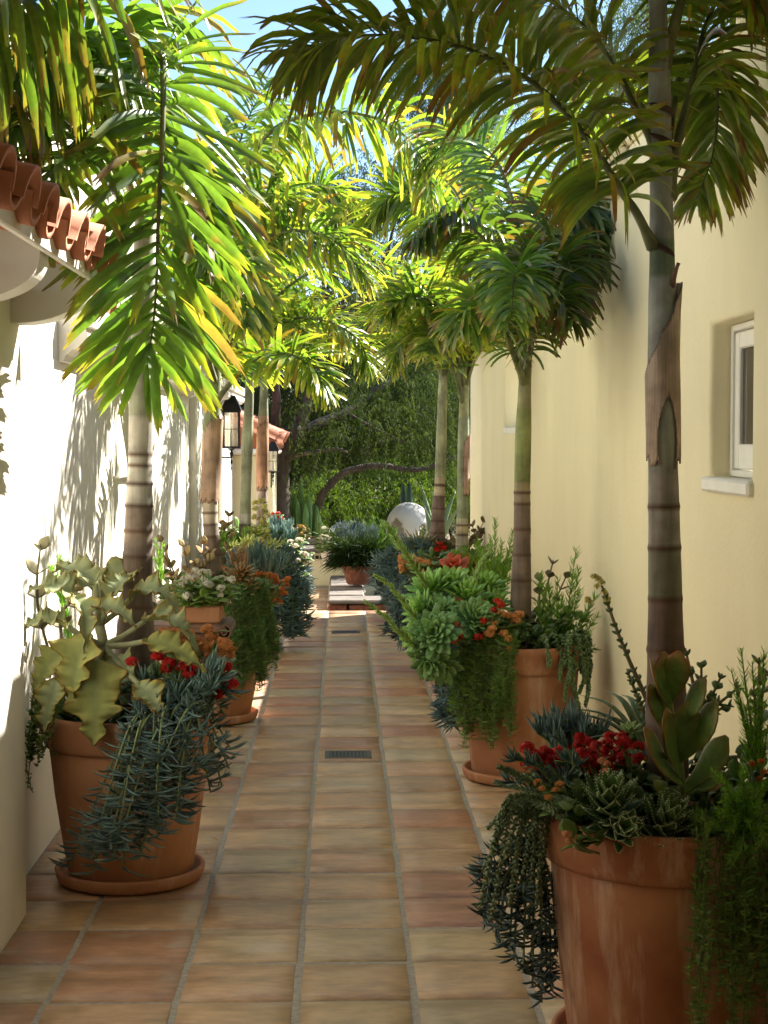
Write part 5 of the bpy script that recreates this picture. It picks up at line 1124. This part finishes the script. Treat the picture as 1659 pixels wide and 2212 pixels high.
tips = [(1040, 1880), (1035, 1900), (1050, 1930), (1045, 1985), (1080, 2000), (1070, 2020), (1100, 2050), (1110, 2075), (1130, 2100), (1150, 2130), (1170, 2165), (1190, 2140), (1120, 1990), (1150, 2050), (1180, 2090), (1060, 1950), (1090, 1930), (1130, 1940), (1170, 2010), (1200, 2060)]
st = []
for (x, y) in tips:
    s_ = P(1200+R.uniform(-15, 15), 1800, 3.68+R.uniform(-.08, .15)); m = P(lerp(1190, x, .8)-5, lerp(1820, y, .4), 3.70); st.append([s_, P(1160, 1800, 3.7), m, P(x, y, 3.7+R.uniform(-.08, .12))])
chalk('chalk_finger_plant', 'dark blue green fingers hanging low left of the stained pot', c+Vector((-.33, .05, 0)), st, L=.042, r=.0027, col=(.04, .085, .085), n=40, seed=213, group='blue grey finger leaved plants')
R = random.Random(214)
pine('bright feathery green branches over the right front of the stained pot', c+Vector((.12, -.1, 0)), [[P(1600+R.uniform(-30, 40), 1800, 3.42), P(lerp(1610, x, .5), lerp(1790, y, .5)-15, 3.38), P(x, y, 3.34)] for x, y in ((1540, 1668), (1560, 1690), (1590, 1720), (1550, 1760), (1620, 1700), (1640, 1740), (1570, 1800), (1600, 1840), (1640, 1830), (1530, 1790), (1660, 1690), (1690, 1760), (1620, 1780), (1560, 1730), (1585, 1770), (1650, 1800), (1680, 1840), (1605, 1660), (1630, 1870), (1580, 1860))], .032, 215, (.09, .21, .03), 620, .0009)
pine('tall feathery green sprays at the right edge above the stained pot', c+Vector((.2, .05, 0)), [[P(1640, 1700, 3.65), P(lerp(1640, x, .5), lerp(1700, y, .5), 3.65), P(x, y, 3.65)] for x, y in ((1600, 1400), (1625, 1430), (1650, 1405), (1590, 1470), (1640, 1500), (1610, 1530), (1660, 1560), (1580, 1450), (1630, 1580), (1600, 1600))], .034, 216, (.10, .22, .03), 420, .0009)
curtain('long green stems hanging down the right front of the stained pot', c, .315, -1.60, -.75, 66, .60, 217, L=.021, w=.0021, col=(.085, .16, .05), out=.03, dens=95, up=.04, dj=.55)
curtain('sparse green stems at the far right side of the stained pot', c, .315, -.7, -.3, 24, .4, 218, L=.020, w=.0018, col=(.05, .10, .035), out=.02, dens=80)
def pairs(label, c, stems, seed, lw=.011, col=((.06, .11, .04), (.10, .16, .06)), n=9, group='stems with paired oval leaves'):
    t = spoons(label, c, stems, lw, col, seed, n, 'jade_shrub', 'flesh', group, 2.3, .003); return t
pairs('leafy upright stems with paired oval leaves right of the nearest right trunk', c+Vector((.1, .2, 0)), [[P(1510, 1640, 3.95), P(1515, 1560, 3.95), P(x, y, 3.95)] for x, y in ((1490, 1450), (1515, 1430), (1560, 1455), (1540, 1500), (1580, 1520), (1500, 1500), (1480, 1400), (1600, 1480))], 219, .014, n=8)
pairs('paired oval leaves at the far right edge behind the green sprays', c+Vector((.25, .2, 0)), [[P(1650, 1640, 3.85), P(1640, 1560, 3.85), P(x, y, 3.85)] for x, y in ((1640, 1420), (1655, 1450), (1630, 1500))], 220, .018, ((.14, .13, .08), (.12, .16, .07)), n=6)
pairs('arching stem with paired leaves left of the nearest right trunk', c+Vector((-.1, .2, 0)), [[P(1430, 1620, 4.0), P(1400, 1520, 4.0), P(1365, 1440, 4.0), P(1340, 1380, 4.0), P(1318, 1320, 4.0), P(1300, 1265, 4.0)], [P(1430, 1620, 4.0), P(1400, 1560, 4.0), P(1375, 1500, 4.0), P(1355, 1450, 4.0)]], 221, .0095, n=14)
R = random.Random(222)
t = plant('flower_stalk', 'pale yellow flower clusters at the tip of an arching stem against the right wall', 'flower stalk', P(1300, 1265, 4.0), 'flower stalks above the pots')
for x, y in ((1283, 1245), (1292, 1250), (1300, 1258), (1305, 1280), (1290, 1268), (1312, 1295), (1272, 1300), (1268, 1296)): flowers(t, R, P(x, y, 4.0), Vector((0, -.3, 1)), .010, 16, YLF, .0055)
t = plant('agave', 'dark plant with long narrow arching leaves behind the red flowers', 'agave', P(1395, 1620, 3.95)); mb = MB()
for (x, y, d, s) in ((1185, 1650, 3.9, .5), (1160, 1555, 4.0, .6), (1210, 1545, 4.1, .7), (1250, 1500, 4.1, .8), (1300, 1490, 4.15, .9), (1240, 1600, 3.85, .5), (1340, 1500, 4.2, 1), (1290, 1545, 4.0, .6), (1460, 1500, 4.15, 1), (1205, 1580, 3.95, .55), (1230, 1530, 4.05, .7)):
    b = P(1400, 1625, 3.95); e = P(x, y, d); m = b.lerp(e, .5)+Vector((0, 0, .05*s)); C = catmull([b, m, e], 9); fat(mb, C, [.013, .014, .0135, .0125, .011, .009, .0065, .004, .0006], .003, Vector((0, 0, 1)), lambda t_, b_: mixc((.045, .085, .03), (.13, .16, .06), max(0, b_-.8)*2), 6)
mb.build('leaves', M['flesh'], t)
chalk('chalk_finger_plant', 'slender blue fingers standing behind the red flowers of the stained pot', c+Vector((-.15, .2, 0)), fan(P(1235, 1640, 3.98), 34, .09, .11, R), L=.055, r=.0028, col=(.08, .15, .15), n=40, seed=223, up=.9, spread=.5, group='blue grey finger leaved plants')
chalk('chalk_finger_plant', 'blue green fingers among the red flowers at the left of the stained pot', c+Vector((-.2, -.05, 0)), mass(R, (1230, 1730, 3.6, 20), [(1110, 1640), (1140, 1700), (1150, 1650), (1225, 1640), (1210, 1600), (1100, 1690), (1245, 1655), (1180, 1670), (1225, 1680)], 3.55, 3.65), L=.035, r=.0026, col=(.06, .12, .10), n=50, seed=224, group='blue grey finger leaved plants')
t = plant('rosette_plant', 'small pale green rosette just left of the paddle leaves', 'succulent', P(1365, 1580, 3.7), 'rosettes in the pots'); mb = MB()
rosette(mb, P(1362, 1578, 3.7), Vector((-.2, -.4, 1)), 20, .036, .0075, R, ((.22, .32, .12), (.16, .24, .08)), None, 'spoon', .002); rosette(mb, P(1350, 1600, 3.7), Vector((-.3, -.5, 1)), 16, .03, .0065, R, ((.22, .32, .12), (.16, .24, .08)), None, 'spoon', .002); mb.build('leaves', M['flesh'], t)
filler('dark leaves covering the soil of the large stained pot', c, .30, 420, 225, ((.03, .06, .02), (.06, .10, .03)), .09, .015)
# ---- second right pot
c = POTS['R2']; R = random.Random(300)
curtain('bushy green curtain hanging down the left front of the second right pot', c, .285, -2.75, -1.78, 130, .46, 301, L=.030, w=.0024, col=(.07, .135, .035), out=.05, dens=75, up=.05)
t = plant('rosette_plant', 'large green rosettes bulging over the left rim of the second right pot', 'succulent', c+Vector((-.3, -.05, 0)), 'rosettes in the pots'); mb = MB(); mb2 = MB()
LGc = ((.20, .36, .07), (.11, .24, .04)); DG = ((.15, .28, .09), (.10, .20, .07))
for (x, y, d, ax, L_, cc, n_) in ((938, 1368, 6.42, (-.25, -1, .35), .125, DG, 46), (948, 1318, 6.6, (0, -.6, 1), .11, DG, 40), (1030, 1338, 6.55, (.3, -.8, .7), .12, DG, 42), (928, 1430, 6.45, (-.2, -.8, -.3), .10, DG, 30), (955, 1440, 6.5, (.1, -.8, -.4), .10, DG, 28), (930, 1270, 6.75, (-.4, -.5, 1), .13, LGc, 42), (975, 1262, 6.8, (0, -.4, 1), .14, LGc, 42), (1010, 1285, 6.7, (.1, -.5, 1), .12, LGc, 36), (1050, 1265, 6.85, (.3, -.4, 1), .12, LGc, 34), (905, 1320, 6.6, (-1, -.4, .5), .11, LGc, 34), (898, 1380, 6.5, (-1, -.5, .1), .10, LGc, 30), (1065, 1300, 6.75, (.4, -.4, 1), .11, LGc, 30)):
    rosette(mb, P(x, y, d), Vector(ax), n_, L_, .022 if cc is DG else .019, R, cc, None, 'spoon', .0035, curl=.6)
mb.build('leaves', M['flesh'], t)
def leafstalk(label, pts, seed, w0=.02, col=(.22, .34, .09), n=120):
    R = random.Random(seed); t = plant('leafy_stalk', label, 'flower stalk', pts[0], 'leafy stalks leaning over the walk'); ms = MB(); C = catmull(pts, 30); tube(ms, C, [.008*(1.1-.8*i/29) for i in range(30)], (.20, .28, .08), 6); ms.build('stem', M['flesh'], t); Ts, Ns = frames(C); ml = MB()
    for k in range(n):
        u = (k/n)*28.9; i = int(u); T = Ts[i]; v = rv(R); v = (v-T*v.dot(T)).normalized(); f = u/29; l = lerp(w0*2.4, w0*.9, f); w_ = lerp(w0*.4, w0*.25, f); cc = sc(col, R.uniform(.8, 1.25))
        fat(ml, bend(C[i], v*.9+T*.8, l, 4, T*.7), [w_*.5, w_*.9, w_, w_*.7, w_*.1], .0015, T, lambda t_, b_, cc=cc: cc, 5)
    ml.build('leaves', M['flesh'], t); return t
leafstalk('tallest leafy green flower stalk leaning toward the white egg', [P(925, 1270, 6.7), P(890, 1215, 6.6), P(858, 1170, 6.55), P(842, 1142, 6.5), P(830, 1133, 6.5)], 302, .025)
leafstalk('middle leafy stalk reaching left over the walk from the rosettes', [P(905, 1345, 6.5), P(875, 1305, 6.4), P(840, 1262, 6.35), P(808, 1242, 6.3)], 303, .018)
leafstalk('lowest leafy stalk reaching left over the walk from the rosettes', [P(905, 1400, 6.45), P(870, 1370, 6.35), P(830, 1330, 6.3), P(786, 1298, 6.25)], 304, .018)
leafstalk('short leafy stalk pointing up right from the rosettes toward the wall', [P(1015, 1275, 6.7), P(1030, 1235, 6.7), P(1045, 1205, 6.7), P(1062, 1190, 6.7)], 305, .014, n=70)
kal('apricot flower heads at the centre of the second right pot', c+Vector((-.08, -.1, -.02)), heads(R, [(1082, 1326), (1095, 1330), (1110, 1332), (1122, 1328), (1115, 1342), (1063, 1358), (1058, 1370), (1068, 1348), (1098, 1380), (1095, 1395), (1100, 1402), (1088, 1369)], 6.5, 1), ((.70, .30, .09), (.80, .42, .16)), r=.022, n=64, size=.0075, nleaf=90, lw=.024, foot=.1, seed=306)
kal('scattered small red flowers beside the rosettes of the second right pot', c+Vector((-.15, -.08, -.02)), heads(R, [(1075, 1300), (1082, 1306), (1045, 1342), (1040, 1372), (1032, 1376), (995, 1372), (990, 1378), (977, 1383), (1068, 1318)], 6.48, 1), ((.55, .02, .01), (.65, .06, .02)), r=.017, n=40, size=.008, nleaf=50, lw=.022, foot=.1, seed=307)
st = []
for (x, y) in ((1165, 1240), (1185, 1260), (1205, 1250), (1245, 1188), (1250, 1230), (1252, 1275), (1285, 1290), (1290, 1330), (1230, 1320), (1160, 1300), (1175, 1340), (1215, 1290), (1270, 1370), (1240, 1390), (1285, 1400), (1200, 1360), (1150, 1350), (1260, 1330)): st.append([P(1200+R.uniform(-30, 40), 1430, 6.75), P(lerp(1205, x, .6), lerp(1420, y, .5), 6.7), P(x, y, 6.65+R.uniform(-.08, .12))])
pine('feathery green shrub on the wall side of the second right pot', c+Vector((.15, 0, 0)), st, .055, 308, (.08, .18, .025), 330, .0016)
spoons('grey pinkish felt leaves behind the trunk of the second right palm', c+Vector((.12, .15, 0)), [[P(1165, 1390, 6.95), P(1175, 1300, 6.95), P(1195, 1210, 6.95)], [P(1165, 1390, 6.95), P(1190, 1320, 6.95), P(1225, 1240, 6.95)], [P(1165, 1390, 6.95), P(1165, 1300, 6.95), P(1165, 1250, 6.95)]], .024, ((.20, .17, .11), (.26, .24, .17)), 309, 6)
st = [hang(c, .285, a, .03, dr, R, .02, .05) for a, dr in ((-1.1, .12), (-1.0, .22), (-.95, .14), (-.8, .30), (-.75, .20), (-.6, .16), (-.55, .26), (-.4, .2), (-1.25, .08), (-.9, .1))]
burro('round leaved strings dangling over the right front rim of the second right pot', c+Vector((.1, -.25, 0)), st, 310, (.07, .13, .04), .018, .006, 260)
chalk('chalk_finger_plant', 'dark blue fingers hanging behind the green curtain of the second right pot', c+Vector((-.2, .1, 0)), [hang(c, .285, R.uniform(2.9, 3.8), .03, R.uniform(.15, .36), R, .03, .03) for _ in range(16)], L=.06, r=.0035, col=(.06, .11, .12), n=30, seed=311, group='blue grey finger leaved plants')
filler('green leaves covering the soil of the second right pot', c, .28, 320, 312, ((.04, .08, .02), (.07, .12, .03)), .11, .02)
# ---- third right pot
c = POTS['R3']; R = random.Random(320)
pine('tall feathery green shrub along the wall behind the second right pot', P(1065, 1260, 8.6), [[P(1065+R.uniform(-20, 30), 1310, 8.6), P(lerp(1065, x, .6), lerp(1310, y, .5), 8.6), P(x, y, 8.6+R.uniform(-.1, .1))] for x, y in ((1070, 1125), (1060, 1160), (1085, 1170), (1040, 1190), (1100, 1190), (1110, 1140), (1112, 1180), (1050, 1230), (1090, 1230), (1030, 1215), (1105, 1240), (1075, 1200), (1020, 1240))], .055, 321, (.09, .19, .03), 300, .0018)
t = plant('rosette_plant', 'rusty red paddle rosette in front of the third right trunk', 'succulent', P(982, 1230, 9.5), 'rosettes in the pots'); mb = MB()
rosette(mb, P(982, 1222, 9.5), Vector((-.1, -.8, .7)), 14, .11, .034, R, ((.36, .06, .03), (.30, .07, .03)), (.42, .08, .04), 'spoon', .006); mb.build('leaves', M['flesh'], t)
kal('bright red flowers beside the rusty rosette at the third right trunk', c+Vector((.02, -.2, 0)), [P(1011+R.uniform(-14, 16), 1214+R.uniform(-14, 20), 9.6) for k in range(10)], RED, r=.025, n=30, size=.011, foot=.1, nleaf=40, lw=.025, seed=322)
kal('row of apricot flower heads on the walk side of the third right pot', c+Vector((-.15, -.1, 0)), [P(R.uniform(866, 925), R.uniform(1203, 1236), 9.6) for k in range(18)], ORA, ((.08, .12, .03), (.14, .17, .04)), .024, 30, .010, .15, 120, .025, 323)
kal('reddish green ground cover dotted with tiny red flowers in the third right pot', c+Vector((-.1, .1, 0)), [P(R.uniform(912, 975), R.uniform(1198, 1225), R.uniform(9.8, 10.2)) for k in range(16)], ((.5, .08, .03), (.5, .3, .08)), ((.16, .17, .06), (.26, .20, .09)), .016, 14, .008, .2, 300, .018, 324)
chalk('chalk_finger_plant', 'blue grey fingers hanging on the walk side of the third right pot', c+Vector((-.2, 0, 0)), [hang(c, .27, R.uniform(2.5, 4.3), R.uniform(.04, .20), R.uniform(.1, .42), R, .04, .05) for _ in range(56)], L=.075, r=.0038, col=(.08, .14, .14), n=28, seed=325, group='blue grey finger leaved plants', up=.6)
filler('green leaves filling the third right pot', c, .27, 240, 326, ((.05, .10, .02), (.09, .15, .03)), .14, .026)
pine('green feathery bush between the wall and the third right pot', c+Vector((.15, 0, 0)), fan(P(1040, 1250, 9.6), 24, .16, .26, R), .05, 327, (.09, .18, .03), 200, .002)
spoons('pale felt leaves at the far end of the right wall', P(1030, 1180, 12.5), [[P(1035, 1200, 12.5), P(1030, 1165, 12.5), P(x, y, 12.5)] for x, y in ((1020, 1135), (1045, 1125), (1035, 1150), (1060, 1140))], .032, ((.28, .20, .12), (.24, .22, .14)), 328, 5)
# ---- farthest right pot
c = POTS['R4']; R = random.Random(340)
chalk('chalk_finger_plant', 'blue grey fingers mounded on the walk side of the farthest right pot', c+Vector((-.2, 0, 0)), [hang(c, .27, R.uniform(2.4, 4.4), R.uniform(.05, .24), R.uniform(.08, .42), R, .05, .05) for _ in range(60)], L=.09, r=.0048, col=(.07, .13, .125), n=26, seed=341, group='blue grey finger leaved plants', up=.7)
t = plant('agave', 'spiky green agave with red streaks in front of the white egg', 'agave', P(908, 1195, 12.5)); mb = MB()
rosette(mb, P(908, 1175, 12.5), Vector((0, -.25, 1)), 24, .24, .022, R, ((.16, .22, .09), (.12, .18, .07)), (.30, .10, .06), 'lance', .006); mb.build('leaves', M['flesh'], t)
kal('red flowers at the foot of the farthest right trunk', c+Vector((0, -.2, 0)), [P(948+R.uniform(-14, 14), 1182+R.uniform(-10, 14), 12.3) for k in range(9)], RED, r=.03, n=30, size=.013, foot=.1, nleaf=40, lw=.03, seed=342)
filler('leaves with dull red tints filling the farthest right pot', c, .27, 260, 343, ((.08, .10, .03), (.16, .10, .04)), .06, .03)
# ---- around the pond
def smallpot(x, y, d, r, h, lab, mat='terra'):
    q = P(x, y, d); mb = MB(); z0 = q.z; lathe(mb, (q.x, q.y, z0), [(r*.6, 0), (r*.72, .01), (r*.92, h*.8), (r, h*.82), (r*1.03, h), (r*.9, h), (r*.86, h*.8), (.01, h*.8)], WHT, 32)
    tag(mb.build('flower_pot', M[mat]), lab, 'pot', 'small pots around the pond'); return Vector((q.x, q.y, z0+h))
q = smallpot(775, 1262, 14.9, .16, .18, 'small clay pot under the dark grassy bush at the pond', 'brick'); R = random.Random(360)
t = plant('grass_bush', 'dark green grassy bush spreading over the pond edge', 'shrub', q); mb = MB()
for k in range(4200):
    v = rv(R, .1, 1); v.x *= 1.3; l = R.uniform(.12, .27); p = q+Vector((R.uniform(-.16, .2), R.uniform(-.1, .1), R.uniform(0, .14))); cc = sc(mixc((.008, .02, .006), (.025, .045, .012), R.random()), R.uniform(.7, 1.2)); blade(mb, bend(p, v, l, 4, (0, 0, -.9)), [.003, .0045, .004, .003, .0006], rv(R), lambda a_, b_, cc=cc: cc, .2, 3)
mb.build('leaves', M['tree'], t)
q = smallpot(722, 1222, 15.6, .15, .18, 'pale plaster pot at the corner of the pond', 'plaster')
kal('small bush with cream flowers left of the grey shrub', q, [P(R.uniform(688, 722), R.uniform(1140, 1185), 15.5) for k in range(14)], WHI, ((.06, .11, .03), (.12, .17, .05)), .028, 24, .013, .2, 220, .03, 361)
chalk('grey_shrub', 'silvery grey bush behind the pond', P(760, 1190, 16.0), fan(P(760, 1205, 16.0), 70, .26, .36, R), L=.09, r=.004, col=(.14, .17, .17), n=22, seed=362, up=.6, spread=.6, cat='shrub', group='shrubs around the pond', mat='leaf')
pine('dark green bush between the grey shrub and the egg', P(815, 1200, 16.2), fan(P(812, 1215, 16.2), 60, .26, .5, R), .07, 363, (.04, .09, .02), 160, .003)
t = plant('agave', 'tall sword leaved agave standing at the right side of the egg', 'agave', P(925, 1180, 17.2)); mb = MB()
for (x, y) in ((908, 1040), (935, 1060), (960, 1075), (985, 1060), (915, 1090), (1000, 1085), (950, 1035)):
    b = P(940, 1190, 17.2); e = P(x, y, 17.2+R.uniform(-.2, .2)); C = catmull([b, b.lerp(e, .5)+Vector((0, 0, .05)), e], 8); fat(mb, C, [.04, .042, .04, .034, .027, .018, .009, .001], .008, Vector((0, -1, 0)), lambda a_, b_: mixc((.09, .14, .07), (.26, .28, .14), max(0, b_-.8)*3), 6)
mb.build('leaves', M['flesh'], t)

# a few dry scraps on the tiles
R = random.Random(400)
for k, (x, y) in enumerate(((560, 1548), (572, 1556), (548, 1590), (600, 1600), (470, 1822), (452, 1850), (1020, 1735), (1040, 1760), (690, 1700), (880, 1480))):
    gx, gy = G(x, y); mb = MB(); a = R.uniform(0, 6.28); d = Vector((math.cos(a), math.sin(a), .05)); p = Vector((gx, gy, .010)); cc = sc((.30, .20, .08), R.uniform(.6, 1.2))
    blade(mb, bend(p, d, R.uniform(.018, .04), 4, (R.uniform(-.5, .5), R.uniform(-.5, .5), .1)), [.001, .004, .005, .003, .0005], Vector((0, 0, 1)), lambda t_, b_, cc=cc: cc, .4, 3)
    tag(mb.build('fallen_leaf', M['leaf']), 'small dry leaf scrap lying on the tiled walk', 'leaf', 'dry leaf scraps on the tiles')
